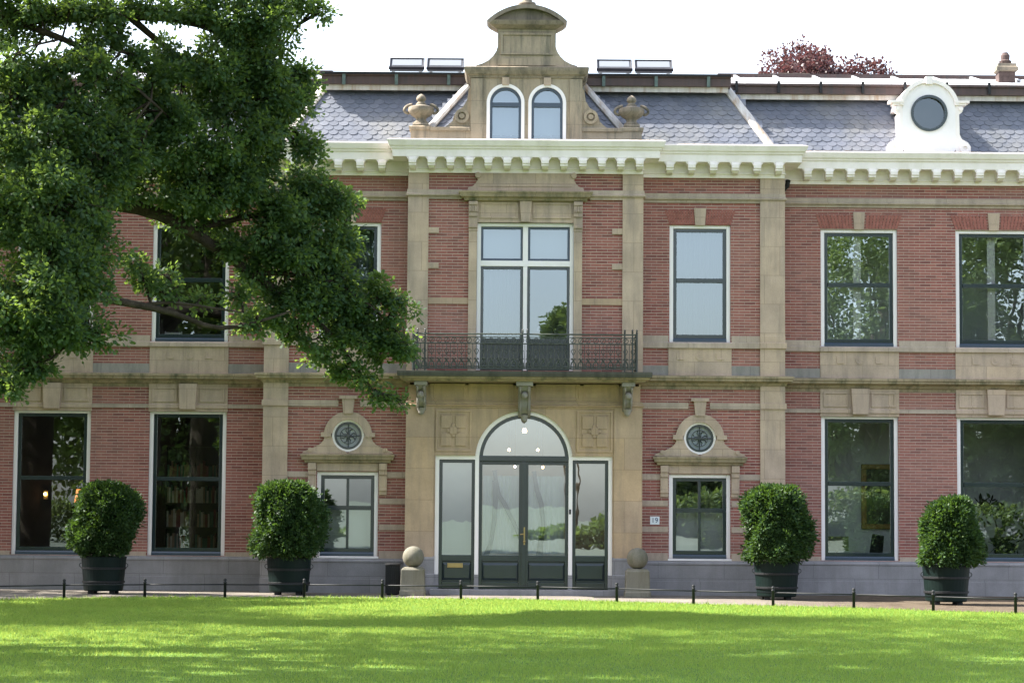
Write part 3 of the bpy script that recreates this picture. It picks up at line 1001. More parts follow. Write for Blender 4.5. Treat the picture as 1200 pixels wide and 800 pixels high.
fl = MB().arc(0, ARC_Z, inn - .075, inn, R(5), R(175), ys, ye, 40)
part('fanlight', fl, 'dark', ENT)
a0 = math.asin(.08 / (inn - .07))
gm.disc(0, ARC_Z, inn - .07, YC + .15, 36, a0, PI - a0)
part('pane', gm, 'glassd', ENT)
hm = MB().box(.005, .035, YC + .06, YC + .085, 1.05, 1.42)
hm.tube([(.02, YC + .02, 1.28), (.02, YC + .06, 1.28)], .014, 8).tube([(.02, YC + .02, 1.28), (-.07, YC + .02, 1.27)], .014, 8)
hm.sphere((.02, YC + .04, 1.12), .03, 10, 6)
part('door_handle', hm, 'brass', ENT)
part('bell_push', MB().box(.96, 1.0, yf - .015, yf, 1.70, 1.80), 'black', ENT)
part('door_step', MB().box(-1.95, 1.95, YC - .35, YC + .3, .0, .12), 'blue', bevel=.01)

# ------------------------------------------------------------------ balcony
YB = -1.3
slab = MB().loft(-2.5, 2.5, YB + .14, YC + .02, [(4.45, .0), (4.48, .03), (4.50, .10), (4.53, .10), (4.535, .13), (4.60, .14), (4.645, .14), (4.65, .10)], 1, 1)
BAL = part('balcony', slab, 'mossy')
part('slab_edge', MB().loft(-2.5, 2.5, YB + .14, YC + .02, [(4.537, .145), (4.60, .155), (4.648, .15), (4.654, .10)], 1, 1), 'blackmoss', BAL)
def scroll_bracket(xc, w_, z0, z1, d):
    m = MB()
    n = 20
    poly = [(YC + .02, z1), (YC - d, z1)]
    for i in range(n + 1):
        t_ = i / n
        z = z1 - .05 - (z1 - .1 - z0) * t_
        pr = d * (.93 - .70 * t_) + .05 * math.sin(t_ * PI * 3.2) * (1 - .3 * t_)
        poly.append((YC - max(.06, pr), z))
    poly += [(YC - .04, z0), (YC + .02, z0)]
    m.prism_x(poly, xc - w_ / 2, xc + w_ / 2)
    m.box(xc - w_ * .68, xc + w_ * .68, YC - d - .04, YC, z1 - .09, z1 - .002)
    for q in (-1, 1):
        m.tube([(xc + q * w_ * .34, YC - max(.06, d * (.93 - .70 * i / 12) + .05 * math.sin(i / 12 * PI * 3.2)) - .012, z1 - .1 - (z1 - .15 - z0) * i / 12) for i in range(13)], .022, 6)
    m.lathe(xc, YC - .1, [(.02, z0 - .1), (.06, z0 - .06), (.07, z0 - .02), (.1, z0 + .05)], 10)
    m.sphere((xc, YC - d * .85, z1 - .28), .07, 10, 6)
    return part('balcony_bracket', m, 'grey', BAL, bevel=.006)
scroll_bracket(-2.17, .20, 3.86, 4.45, .62)
scroll_bracket(2.17, .20, 3.86, 4.45, .62)
scroll_bracket(0, .26, 3.72, 4.45, .62)
yr = YB + .10
ZR0, ZR1 = 4.66, 5.43
rl = MB()
def rails(p, q, n_posts):
    """one run of railing from p to q (x, y)"""
    P, Q = Vector((p[0], p[1], 0)), Vector((q[0], q[1], 0))
    L = (Q - P).length
    d = (Q - P) / L
    for z, r in ((ZR1, .018), (ZR1 - .065, .01), (ZR1 - .20, .014), (ZR0 + .05, .014)):
        rl.tube([P + Vector((0, 0, z)), Q + Vector((0, 0, z))], r, 6)
    k = max(1, round(L / .155))
    for i in range(k):
        u = P + d * (L * (i + .5) / k)
        c = lambda a, b: u + d * a + Vector((0, 0, b))
        # scroll frieze
        rl.tube([c(.058 * math.cos(t_ * .52), ZR1 - .132 + .05 * math.sin(t_ * .52)) for t_ in range(13)], .0075, 4)
        rl.tube([c(-.03, ZR1 - .17), c(.0, ZR1 - .13), c(.03, ZR1 - .09)], .007, 4)
        # bars with leaf casting
        rl.tube([c(-.0775, ZR0 + .05), c(-.0775, ZR1 - .2)], .008, 5)
        rl.tube([c(0, ZR0 + .05), c(0, ZR1 - .2)], .0065, 5)
        rl.tube([c(-.055, ZR0 + .06), c(-.045, ZR0 + .16), c(-.005, ZR0 + .22), c(-.03, ZR0 + .27), c(-.05, ZR0 + .24)], .015, 4)
        rl.tube([c(.055, ZR0 + .06), c(.045, ZR0 + .16), c(.005, ZR0 + .22), c(.03, ZR0 + .27), c(.05, ZR0 + .24)], .015, 4)
        rl.tube([c(-.04, ZR0 + .09), c(.04, ZR0 + .09)], .016, 4)
        rl.tube([c(-.045, ZR0 + .42), c(-.02, ZR0 + .37), c(0, ZR0 + .33), c(.02, ZR0 + .37), c(.045, ZR0 + .42), c(.02, ZR0 + .46), c(0, ZR0 + .44), c(-.02, ZR0 + .46), c(-.045, ZR0 + .42)], .008, 4)
rails((-2.33, yr), (0, yr), 0)
rails((0, yr), (2.33, yr), 0)
rails((-2.33, YC - .03), (-2.33, yr), 0)
rails((2.33, YC - .03), (2.33, yr), 0)
part('railing', rl, 'ironmoss', BAL)
for x in (-2.33, -2.24, -2.08, -.05, .05, 2.08, 2.24, 2.33):
    pm = MB().tube([(x, yr, ZR0 - .01), (x, yr, ZR1 + .03)], .022 if abs(x) > 2.3 else .015, 8)
    pm.lathe(x, yr, [(.012, ZR1 + .02), (.026, ZR1 + .045), (.012, ZR1 + .06), (.024, ZR1 + .08), (.004, ZR1 + .115)], 8)
    part('railing_post', pm, 'iron', BAL)

# balcony door in its stone frame
fr = MB()
z0, z1 = 4.70, 7.857
for x0, x1 in ((-1.03, -.945), (.945, 1.03)):
    fr.box(x0, x1, YC + .04, YC + .22, z0, z1)
fr.box(-.945, .945, YC + .04, YC + .22, z1 - .075, z1)
fr.box(-.945, .945, YC + .045, YC + .22, 6.935, 7.055)
fr.box(-.055, .055, YC + .05, YC + .22, 7.055, z1 - .075)
fr.box(-.045, .045, YC + .05, YC + .22, z0, 6.935)
BD = part('balcony_door', fr, 'white', bevel=.006)
sm, gm = MB(), MB()
for x0, x1 in ((-.945, -.055), (.055, .945)):
    c, d, t = 7.055, z1 - .075, .05
    sm.box(x0, x0 + t, YC + .085, YC + .15, c, d); sm.box(x1 - t, x1, YC + .085, YC + .15, c, d)
    sm.box(x0 + t, x1 - t, YC + .085, YC + .15, c, c + t); sm.box(x0 + t, x1 - t, YC + .085, YC + .15, d - t, d)
    pane_quad(gm, x0 + t - .005, x1 - t + .005, c + t - .005, d - t + .005, YC + .12)
part('transom_sash', sm, 'sill', BD, bevel=.005)
for x0, x1 in ((-.945, -.045), (.045, .945)):
    lf = MB()
    c, d, t = 4.72, 6.935, .06
    lf.box(x0, x0 + t, YC + .085, YC + .15, c, d); lf.box(x1 - t, x1, YC + .085, YC + .15, c, d)
    lf.box(x0 + t, x1 - t, YC + .085, YC + .15, d - t, d)
    lf.box(x0 + t, x1 - t, YC + .085, YC + .15, c, c + .12)
    lf.box(x0 + t, x1 - t, YC + .085, YC + .15, 5.28, 5.40)
    lf.box(x0 + t, x1 - t, YC + .115, YC + .15, c + .12, 5.28)
    part('door_leaf', lf, 'dark', BD, bevel=.006)
    pane_quad(gm, x0 + t - .005, x1 - t + .005, 5.395, d - t + .005, YC + .12)
part('pane', gm, 'glasss', BD)
# lintel, hood and crest above it
lt = MB().box(-1.02, 1.02, YC - .04, YC + .1, 7.86, 8.36)
for xa, xb in ((-.96, -.16), (.16, .96)):
    for q in ((xa, xb, 8.25, 8.29), (xa, xb, 7.95, 7.99), (xa, xa + .04, 7.99, 8.25), (xb - .04, xb, 7.99, 8.25)):
        lt.box(q[0], q[1], YC - .06, YC - .04, q[2], q[3])
lo = part('stone_lintel', lt, 'stone')
part('keystone', MB().prism_y([(-.09, 7.87), (.09, 7.87), (.13, 8.31), (-.13, 8.31)], YC - .12, YC), 'stone', lo)
part('window_hood', MB().loft(-1.16, 1.16, YC, YC + .1, [(8.30, .05), (8.32, .14), (8.37, .16), (8.39, .22), (8.45, .24), (8.48, .26), (8.505, .26), (8.53, .1)], 1, 1), 'mossy')
cr = [(-1.24, 8.53), (1.24, 8.53), (1.22, 8.60), (1.12, 8.63), (1.06, 8.70), (1.02, 8.76), (1.04, 8.80), (1.07, 8.84), (1.05, 8.91), (-1.05, 8.91), (-1.07, 8.84), (-1.04, 8.80), (-1.02, 8.76), (-1.06, 8.70), (-1.12, 8.63), (-1.22, 8.60)]
cm = MB().prism_y(cr, YC - .09, YC + .02)
cm.box(-.98, .98, YC - .105, YC - .09, 8.62, 8.66)
for s in (-1, 1):
    cm.arc(s * 1.02, 8.86, 0, .06, 0, 2 * PI, YC - .13, YC - .02, 16)
part('crest', cm, 'stone')

# ------------------------------------------------------------------ roof
def scallops(p0, p1, q0, q1, wd=.215, ex=.128, keep=None):
    """round-ended slates on the slope p0-p1 (foot) to q0-q1 (top)"""
    p0, p1, q0, q1 = map(Vector, (p0, p1, q0, q1))
    m = MB()
    up = (q0 - p0)
    x_ = (p1 - p0).normalized()
    rise = Vector((0, q0.y - p0.y, q0.z - p0.z))
    L = rise.length
    upn = rise / L
    nrm = x_.cross(upn).normalized()
    if nrm.y > 0:
        nrm = -nrm
    rows = int(L / ex) + 1
    rr = random.Random(11)
    for r in range(rows):
        t_ = r * ex / L
        xa = p0.x + (q0.x - p0.x) * t_
        xb = p1.x + (q1.x - p1.x) * t_
        k0 = int(math.floor(xa / wd)) - 1
        k1 = int(math.ceil(xb / wd)) + 1
        for k in range(k0, k1):
            x = (k + (.5 if r % 2 else 0)) * wd
            if x < xa - wd * .3 or x > xb + wd * .3:
                continue
            base = Vector((x, p0.y, p0.z)) + upn * (r * ex - .03) + nrm * (.012 + rr.uniform(0, .006))
            h = wd * .5 - .004
            tw = rr.uniform(-.012, .012)
            pts = []
            for i in range(7):
                a = PI + PI * i / 6
                pts.append((h * math.cos(a), .075 + .075 * math.sin(a)))
            pts += [(h, ex * 1.9), (-h, ex * 1.9)]
            vs = []
            for (u, v) in pts:
                lift = .016 * (1 - v / (ex * 1.9)) + tw * u
                vs.append(base + x_ * u + upn * v + nrm * lift)
            n_ = len(pts)
            vs2 = [v - nrm * .009 for v in vs]
            m.add(vs + vs2, [tuple(range(n_))] + [(i, i + n_, (i + 1) % n_ + n_, (i + 1) % n_) for i in range(n_)])
    return m

def slope(x0, x1, t0, t1, yf, yt, z0, z1, name='slate_roof'):
    """front slope with its slates; x0..x1 at the foot, t0..t1 at the top"""
    m = scallops((x0, yf, z0), (x1, yf, z0), (t0, yt, z1), (t1, yt, z1))
    m.quad((x0, yf, z0), (x1, yf, z0), (t1, yt, z1), (t0, yt, z1))
    return part(name, m, 'slate')

def flash(a, b, wd, th=.05, mat='lead', name='hip_flashing'):
    a, b = Vector(a), Vector(b)
    d = (b - a).normalized()
    side = d.cross(Vector((0, -.55, .83))).normalized()
    nn = side.cross(d).normalized()
    if nn.z < 0: nn = -nn
    m = MB()
    vs = []
    for p in (a, b):
        for u, v in ((-wd / 2, -.01), (wd / 2, -.01), (wd / 2, th * .5), (wd * .22, th), (-wd * .22, th), (-wd / 2, th * .5)):
            vs.append(p + side * u + nn * v)
    m.add(vs, [(5, 4, 3, 2, 1, 0), (6, 7, 8, 9, 10, 11)] + [(i, (i + 1) % 6, (i + 1) % 6 + 6, i + 6) for i in range(6)])
    return part(name, m, mat)

ZF = 9.56
SIDE = dict(yf=.30, yt=1.24, z0=ZF, z1=11.06)
GUT = 0.35
for s in (-1, 1):
    # side bays
    f = sorted((s * 2.0, s * 5.36)); t = sorted((s * 0.6, s * 4.42))
    slope(f[0], f[1], t[0], t[1], **SIDE)
    flash((s * 5.36, .30, ZF + .02), (s * 4.42, 1.24, 11.10), .20)
    # the hipped flank of the side bay runs back to the wing roof
    fl_ = MB()
    a, b, c, d = (s * 5.36, .30, ZF), (s * 5.36, 1.2, ZF), (s * 4.42, 2.3, 11.06), (s * 4.42, 1.24, 11.06)
    fl_.quad(*((a, b, c, d) if s > 0 else (d, c, b, a)))
    part('slate_flank', fl_, 'slate')
    # wings
    f = sorted((s * 5.3, s * (XW + .3))); t = sorted((s * 4.3, s * (XW + .3)))
    slope(f[0], f[1], t[0], t[1], 1.12, 2.09, ZF - .04, 11.10)
    # ridge flashing and gutters
    part('ridge_flashing', MB().prism_x([(1.20, 11.0), (1.36, 11.22), (1.5, 11.22), (1.5, 11.0)], *sorted((s * .9, s * 4.44))), 'lead')
    part('ridge_flashing', MB().prism_x([(2.02, 11.03), (2.19, 11.25), (2.4, 11.25), (2.4, 11.03)], *sorted((s * 4.3, s * (XW + .3)))), 'lead')
    gt = MB()
    x0, x1 = sorted((s * 1.0, s * 4.50))
    gt.box(x0, x1, 1.24 - GUT, 1.50, 11.07, 11.27)
    gt.box(x0, x1, 1.24 - GUT - .05, 1.24 - GUT + .02, 11.26, 11.315)
    go = part('roof_gutter', gt, 'gutter', bevel=.01)
    part('ridge_flashing', MB().box(x0 + .06, x1 - .06, 1.24 - GUT + .08, 1.24 - GUT + .12, 10.955, 11.075), 'lead')
    part('gutter_lip', MB().box(x0, x1, 1.24 - GUT - .075, 1.24 - GUT - .045, 11.285, 11.33), 'black', go)
    for k in range(3):
        x = s * (1.7 + k * 1.15)
        part('gutter_strap', MB().box(x - .035, x + .035, 1.24 - GUT - .065, 1.24 - GUT, 11.05, 11.30), 'verdigris', go)
    gt = MB()
    x0, x1 = sorted((s * 4.30, s * (XW + .3)))
    gt.box(x0, x1, 2.09 - GUT, 2.40, 11.08, 11.26)
    gt.box(x0, x1, 2.09 - GUT - .05, 2.09 - GUT + .02, 11.25, 11.31)
    go = part('roof_gutter', gt, 'gutter', bevel=.01)
    part('ridge_flashing', MB().box(x0, x1, 2.09 - GUT + .08, 2.09 - GUT + .12, 10.97, 11.085), 'lead')
    x = 4.7
    while x < XW:
        part('gutter_strap', MB().box(s * x - .03, s * x + .03, 2.09 - GUT - .065, 2.09 - GUT, 11.10, 11.36), 'black', go)
        x += .94
    # low zinc roof behind the wing gutter
    zr = MB()
    x0, x1 = sorted((s * 4.6, s * (XW + .3)))
    zr.prism_x([(1.9, 11.27), (5.2, 12.12), (5.2, 11.2), (1.9, 11.2)], x0, x1)
    x = 5.0
    while x < XW:
        zr.prism_x([(1.9, 11.27), (1.9, 11.33), (5.2, 12.18), (5.2, 12.12)], s * x - .03, s * x + .03)
        x += .94
    part('zinc_roof', zr, 'zinc')
    part('roof_ridge', MB().box(x0, x1, 5.2, 5.6, 11.3, 12.22), 'gutter')
    # centre bay hips
    flash((s * 2.20, -.02, 9.80), (s * 1.24, .86, 11.08), .17)
f = 2.40
slope(-2.36, 2.36, -1.22, 1.22, -.12, .86, ZF, 11.06)
for s in (-1, 1):
    fl_ = MB()
    a, b, c, d = (s * 2.36, -.12, ZF), (s * 2.36, .35, ZF), (s * 1.22, 1.35, 11.06), (s * 1.22, .86, 11.06)
    fl_.quad(*((a, b, c, d) if s > 0 else (d, c, b, a)))
    part('slate_flank', fl_, 'slate')
part('flat_roof', MB().box(-XW, XW, 2.45, 12.3, 11.0, 11.18), 'zinc')
part('flat_roof', MB().box(-4.4, 4.4, 1.45, 2.44, 11.0, 11.18), 'zinc')
part('flat_roof', MB().box(-4.45, 4.45, 1.6, 5.0, 11.18, 11.29), 'zinc')
part('eaves_gutter', MB().box(-2.9, 2.9, YC - .45, YS + .3, 9.566, 9.585), 'lead')
for s in (-1, 1):
    part('eaves_gutter', MB().box(*sorted((s * 2.91, s * 5.9)), YS - .44, YS + .40, 9.566, 9.583), 'lead')
    part('eaves_gutter', MB().box(*sorted((s * 5.91, s * (XW + .3))), YW - .44, YW + .40, 9.566, 9.581), 'lead')

# ------------------------------------------------------------------ central gable dormer
YG = -.30
gb = MB()
WX, WR = .445, .405           # window centre and half width of each arched light
top_z = 10.87
zc_ = top_z - WR
gprof = []
for s in (-1, 1):
    cx_ = s * WX
    gprof.append([(cx_ + WR * math.cos(PI - PI * i / 20), zc_ + WR * math.sin(PI - PI * i / 20)) for i in range(21)])
y0, y1 = YG, YG + .3
for pr in gprof:
    for (xa, za), (xb, zb) in zip(pr[:-1], pr[1:]):
        gb.quad((xa, y0, za), (xb, y0, zb), (xb, y0, 11.06), (xa, y0, 11.06))
        gb.quad((xa, y1, za), (xb, y1, zb), (xb, y0, zb), (xa, y0, za))
gb.box(-1.20, -WX - WR, YG, YG + .5, 9.5, 11.06)
gb.box(WX + WR, 1.20, YG, YG + .5, 9.5, 11.06)
gb.box(-WX + WR, WX - WR, YG, YG + .3, 9.5, 11.06)
gb.box(-WX - WR, WX + WR, YG - .04, YG + .3, 9.5, 9.56)
for s in (-1, 1):
    gb.box(*sorted((s * .93, s * 1.19)), YG - .03, YG, 9.56, 10.98)
GB = part('gable', gb, 'gable')
part('gable_cornice', MB().loft(-1.20, 1.20, YG, .9, [(10.99, .0), (11.0, .03), (11.04, .04), (11.07, .09), (11.11, .11), (11.15, .13), (11.21, .14), (11.23, .10)], 1, 1), 'weath')
# dormer body behind the gable
part('dormer_side', MB().box(-1.18, -1.1, YG + .3, 1.5, 9.5, 11.0), 'slate')
part('dormer_side', MB().box(1.1, 1.18, YG + .3, 1.5, 9.5, 11.0), 'slate')
# gable head: swept shoulders, panel and segmental pediment
sh = [(-1.10, 11.23), (1.10, 11.23), (1.08, 11.27), (.95, 11.31), (.82, 11.38), (.72, 11.48), (.655, 11.58), (.625, 11.68), (.625, 12.08), (-.625, 12.08), (-.625, 11.68), (-.655, 11.58), (-.72, 11.48), (-.82, 11.38), (-.95, 11.31), (-1.08, 11.27)]
hm = MB().prism_y(sh, YG, YG + .42)
for q in ((-.56, .56, 11.93, 11.97), (-.56, .56, 11.50, 11.54), (-.56, -.52, 11.54, 11.93), (.52, .56, 11.54, 11.93)):
    hm.box(q[0], q[1], YG - .03, YG, q[2], q[3])
hm.box(-.62, .62, YG - .02, YG, 11.27, 11.42)
part('gable_head', hm, 'gable')
pd = MB().loft(-.625, .625, YG, YG + .42, [(12.05, .0), (12.07, .05), (12.10, .10), (12.13, .16), (12.19, .19), (12.22, .20)], 1, 1)
Rr = (0.86 ** 2 + .36 ** 2) / (2 * .36)
cz = 12.20 + .36 - Rr
an = math.asin(.86 / Rr)
seg = [(Rr * math.sin(-an + 2 * an * i / 24), cz + Rr * math.cos(-an + 2 * an * i / 24)) for i in range(25)]
pd.prism_y([(x * .93, 12.2 + (z - 12.2) * .82) for x, z in seg][::-1], YG - .06, YG + .42)
pd.arc(0, cz, Rr - .085, Rr, PI / 2 - an, PI / 2 + an, YG - .20, YG + .42, 30)
part('pediment', pd, 'weath')
fn = MB().box(-.2, .2, YG, YG + .35, 12.53, 12.60)
fn.lathe(0, YG + .15, [(.19, 12.60), (.19, 12.66), (.12, 12.68), (.10, 12.74), (.17, 12.80), (.19, 12.90), (.15, 13.0), (.06, 13.08), (.01, 13.12)], 16)
part('finial', fn, 'weath', smooth=True)
# side parapets with scrolls
for s in (-1, 1):
    pp = MB()
    pp.loft(*sorted((s * 1.2, s * 2.06)), YG, YG + .35, [(9.5, .0), (9.58, .0), (9.585, .03), (9.60, .0), (9.84, .0), (9.85, .04), (9.91, .05), (9.93, .02)], 0, 0)
    pp.loft(*sorted((s * 2.06, s * 2.47)), YG, YG + .42, [(9.5, .04), (9.60, .04), (9.61, .0), (9.86, .0), (9.87, .03), (9.93, .045), (9.95, .02)], 1, 1)
    part('parapet', pp, 'gable')
    sc = MB()
    poly = [(s * 1.2, 9.93), (s * 1.75, 9.93), (s * 1.66, 9.99), (s * 1.58, 10.07), (s * 1.55, 10.17), (s * 1.48, 10.30), (s * 1.36, 10.37), (s * 1.27, 10.52), (s * 1.24, 10.75), (s * 1.2, 10.8)]
    sc.prism_y(poly if s > 0 else poly[::-1], YG + .04, YG + .30)
    sc.arc(s * 1.38, 10.17, .09, .155, 0, 2 * PI, YG - .0, YG + .30, 20)
    sc.arc(s * 1.38, 10.17, .0, .055, 0, 2 * PI, YG - .02, YG + .30, 14)
    part('scroll', sc, 'gable')
# arched lights
for s in (-1, 1):
    cx_ = s * WX
    fr = MB().arc(cx_, zc_, WR - .07, WR, 0, PI, YG - .02, YG + .2, 28)
    fr.box(cx_ - WR, cx_ - WR + .07, YG - .02, YG + .2, 9.56, zc_)
    fr.box(cx_ + WR - .07, cx_ + WR, YG - .02, YG + .2, 9.56, zc_)
    ww = part('arched_window', fr, 'white')
    ii = WR - .07
    sm = MB().arc(cx_, zc_, ii - .055, ii, 0, PI, YG + .03, YG + .12, 28)
    sm.box(cx_ - ii, cx_ - ii + .055, YG + .03, YG + .12, 9.57, zc_)
    sm.box(cx_ + ii - .055, cx_ + ii, YG + .03, YG + .12, 9.57, zc_)
    sm.box(cx_ - ii + .055, cx_ + ii - .055, YG + .02, YG + .12, 9.57, 9.66)
    sm.box(cx_ - ii + .055, cx_ + ii - .055, YG + .02, YG + .12, 10.38, 10.47)
    part('sash', sm, 'sill', ww)
    gm = MB()
    pane_quad(gm, cx_ - ii + .05, cx_ + ii - .05, 9.655, 10.385, YG + .08)
    gm.disc(cx_, zc_, ii - .05, YG + .08, 24, 0.0, PI)
    part('pane', gm, 'glasss', ww)
    part('keystone', MB().box(cx_ - .075, cx_ + .075, YG - .06, YG, top_z - .03, 11.0), 'stone', ww)

# ------------------------------------------------------------------ round dormer on the wing roofs
def round_dormer(xc):
    Yd = .62
    r = .575
    zcd = 10.56
    m = MB()
    poly = [(xc - r, 9.52), (xc + r, 9.52)] + [(xc + r * math.cos(PI * i / 24), zcd + r * math.sin(PI * i / 24)) for i in range(25)]
    # face plate with a round hole
    ro, n = .40, 40
    outl = []
    zo = 10.47
    for i in range(n):
        a = 2 * PI * i / n
        c, q = math.cos(a), math.sin(a)
        # ray from the hole centre to the outline
        best = 9
        if abs(c) > 1e-6:
            t_ = (r if c > 0 else -r) / c
            if 9.52 <= zo + t_ * q <= zcd: best = min(best, t_)
        if q < -1e-6:
            t_ = (9.52 - zo) / q
            if abs(t_ * c) <= r + 1e-6: best = min(best, t_)
        B = (zo - zcd) * q
        t_ = -B + math.sqrt(max(0, B * B - ((zo - zcd) ** 2 - r * r)))
        if zo + t_ * q >= zcd - 1e-6: best = min(best, t_)
        outl.append((xc + best * c, zo + best * q))
    for i in range(n):
        a, b = 2 * PI * i / n, 2 * PI * (i + 1) / n
        j = (i + 1) % n
        P = [(xc + ro * math.cos(a), zo + ro * math.sin(a)), outl[i], outl[j], (xc + ro * math.cos(b), zo + ro * math.sin(b))]
        m.prism_y(P, Yd, Yd + .12)
    # cheeks and vault behind
    m.box(xc - r, xc - r + .06, Yd + .12, Yd + 1.3, 9.6, zcd)
    m.box(xc + r - .06, xc + r, Yd + .12, Yd + 1.3, 9.6, zcd)
    D = part('round_dormer', m, 'white')
    tr = MB().arc(xc, zcd, r, r + .085, R(8), R(172), Yd - .05, Yd + 1.3, 30)
    for q in (-1, 1):
        xa, xb = sorted((xc + q * (r - .02), xc + q * (r + .30)))
        tr.box(xa, xb, Yd - .06, Yd + .2, 10.69, 10.74)
        tr.box(*sorted((xc + q * (r - .02), xc + q * (r + .23))), Yd - .03, Yd + .2, 10.64, 10.69)
        poly = [(r, 9.54), (r + .27, 9.54), (r + .33, 9.62), (r + .33, 9.74), (r + .27, 9.83), (r + .14, 9.90), (r + .09, 10.0), (r + .08, 10.45), (r + .15, 10.50), (r + .17, 10.58), (r + .1, 10.64), (r, 10.64)]
        P = [(xc + q * u, z) for u, z in poly]
        tr.prism_y(P if q > 0 else P[::-1], Yd + .0, Yd + .2)
        tr.arc(xc + q * (r + .20), 9.70, .05, .11, 0, 2 * PI, Yd - .03, Yd + .02, 20)
        tr.arc(xc + q * (r + .12), 10.57, .0, .05, 0, 2 * PI, Yd - .03, Yd + .02, 14)
    tr.box(xc - .07, xc + .07, Yd - .08, Yd + .1, 11.10, 11.27)
    part('dormer_trim', tr, 'cream', D)
    fr = MB().arc(xc, zo, .345, .40, 0, 2 * PI, Yd - .03, Yd + .1, 40)
    part('round_frame', fr, 'dark', D)
    part('pane', MB().disc(xc, zo, .35, Yd + .05), 'glassk', D)
    part('dormer_back', MB().box(xc - .5, xc + .5, Yd + .5, Yd + .55, 9.6, 11.0), 'roomdark', D)
round_dormer(8.79)
round_dormer(-8.79)

# chimneys
def chimney(x0, x1, y, z0, z1, pot):
    m = MB().box(x0, x1, y, y + (x1 - x0), z0, z1 - .22)
    c = part('chimney', m, 'chimbrick')
    k = MB().loft(x0, x1, y, y + (x1 - x0), [(z1 - .22, .0), (z1 - .20, .06), (z1 - .12, .06), (z1 - .10, .03), (z1 - .03, .02)], 1, 1)
    part('chimney_cap', k, 'weath', c)
    if pot:
        xm = (x0 + x1) / 2
        part('chimney_pot', MB().lathe(xm, y + (x1 - x0) / 2, [(.13, z1 - .04), (.15, z1 + .05), (.10, z1 + .08), (.11, z1 + .18), (.06, z1 + .26)], 14), 'chimbrick', c)
chimney(11.06, 11.44, 4.0, 11.3, 12.30, True)
chimney(6.14, 6.84, 5.7, 11.3, 12.36, False)

# rooms behind the windows
def room(x0, x1, z0, z1, y0, y1, mat):
    m = MB()
    m.quad((x0, y1, z0), (x1, y1, z0), (x1, y1, z1), (x0, y1, z1))
    m.quad((x0, y0, z0), (x0, y1, z0), (x0, y1, z1), (x0, y0, z1))
    m.quad((x1, y1, z0), (x1, y0, z0), (x1, y0, z1), (x1, y1, z1))
    m.quad((x0, y0, z1), (x0, y1, z1), (x1, y1, z1), (x1, y0, z1))
    m.quad((x0, y0, z0), (x1, y0, z0), (x1, y1, z0), (x0, y1, z0))
    return part('room', m, mat)
room(5.7, XW - .1, .2, 4.3, YW + .3, 3.65, 'roomlight')
room(5.7, XW - .1, 4.75, 8.6, YW + .3, 3.65, 'roomlight')
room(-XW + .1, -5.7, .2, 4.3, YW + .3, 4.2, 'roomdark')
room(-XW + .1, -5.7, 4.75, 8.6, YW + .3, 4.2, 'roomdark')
room(-2.2, 2.2, .12, 4.35, YC + .34, 5.0, 'roomhall')
room(-2.2, 2.2, 4.62, 8.6, YC + .34, 4.5, 'roomlight')
for s in (-1, 1):
    x0, x1 = sorted((s * 2.55, s * 5.4))
    room(x0, x1, .2, 4.3, YS + .35, 3.6, 'roomlight')
    room(x0, x1, 4.75, 8.6, YS + .35, 3.6, 'roomlight')
room(-1.0, 1.0, 9.5, 11.0, YG + .28, 1.4, 'roomlight')

# ================================================================== THINGS ON THE HOUSE
def urn(x, label):
    o = empty('stone_urn', (x, YG + .18, 9.95))
    tag(o, label, 'urn', 'stone urns on the parapet piers')
    m = MB().box(-.17, .17, -.17, .17, 0, .07)
    m.lathe(0, 0, [(.16, .07), (.16, .10), (.12, .13), (.105, .17), (.13, .20), (.15, .215), (.22, .26), (.27, .32), (.285, .37), (.27, .40), (.275, .42), (.25, .435)], 24)
    m.build('bowl', 'weath', o, True)
    m = MB().lathe(0, 0, [(.255, .43), (.20, .45), (.13, .47), (.10, .49), (.11, .505), (.085, .53), (.06, .55), (.09, .57), (.105, .60), (.10, .64), (.075, .68), (.03, .71), (.01, .72)], 20)
    m.build('lid', 'weath', o, True)
    for q in (-1, 1):
        pts = [(q * (.25 + .11 * math.sin(t_ / 10 * PI * 1.2)), 0, .30 + .19 * (1 - math.cos(t_ / 10 * PI)) / 2) for t_ in range(11)]
        MB().tube(pts, .032, 8).build('handle', 'weath', o, True)
urn(-2.26, 'stone urn with two handles on the parapet, beside the sunlit triangle of slates')
urn(2.26, 'stone urn with two handles on the parapet, on the round dormer side of the gable')

def roof_panel(x0, x1, label):
    o = empty('roof_panel', ((x0 + x1) / 2, 2.5, 11.67))
    tag(o, label, 'roof panel', 'tilted panels on the flat roof')
    h = (x1 - x0) / 2
    dz, dy = .28, .30
    MB().prism_x([(0, .0), (dy, dz), (dy - .03, dz + .07), (-.03, .07)], -h, h).build('panel_frame', 'rimpale', o)
    kk = dz / dy
    MB().quad((-h + .05, .05, .07 + .08 * kk + .012), (h - .05, .05, .07 + .08 * kk + .012), (h - .05, dy - .07, .07 + (dy - .04) * kk + .012), (-h + .05, dy - .07, .07 + (dy - .04) * kk + .012)).build('panel_glass', 'collector', o)
    MB().tube([(-h - .02, -.05, .07), (h + .02, -.05, .07)], .036, 10).build('bottom_rail', 'rim', o)
    MB().tube([(-h - .01, dy - .05, dz + .075), (h + .01, dy - .05, dz + .075)], .015, 8).build('top_rail', 'rimpale', o)
    for q in (-1, 1):
        MB().tube([(q * h, -.05, .07), (q * h, dy - .05, dz + .075)], .014, 8).build('side_rail', 'rimpale', o)
    for q in (-1, 1):
        MB().box(q * h * .8 - .03, q * h * .8 + .03, dy - .1, dy - .04, -.40, dz - .08).box(q * h * .8 - .03, q * h * .8 + .03, .0, .06, -.40, .01).build('stand', 'alu', o)
roof_panel(-3.09, -2.32, 'tilted glazed roof panel farthest from the gable, on the oak side')
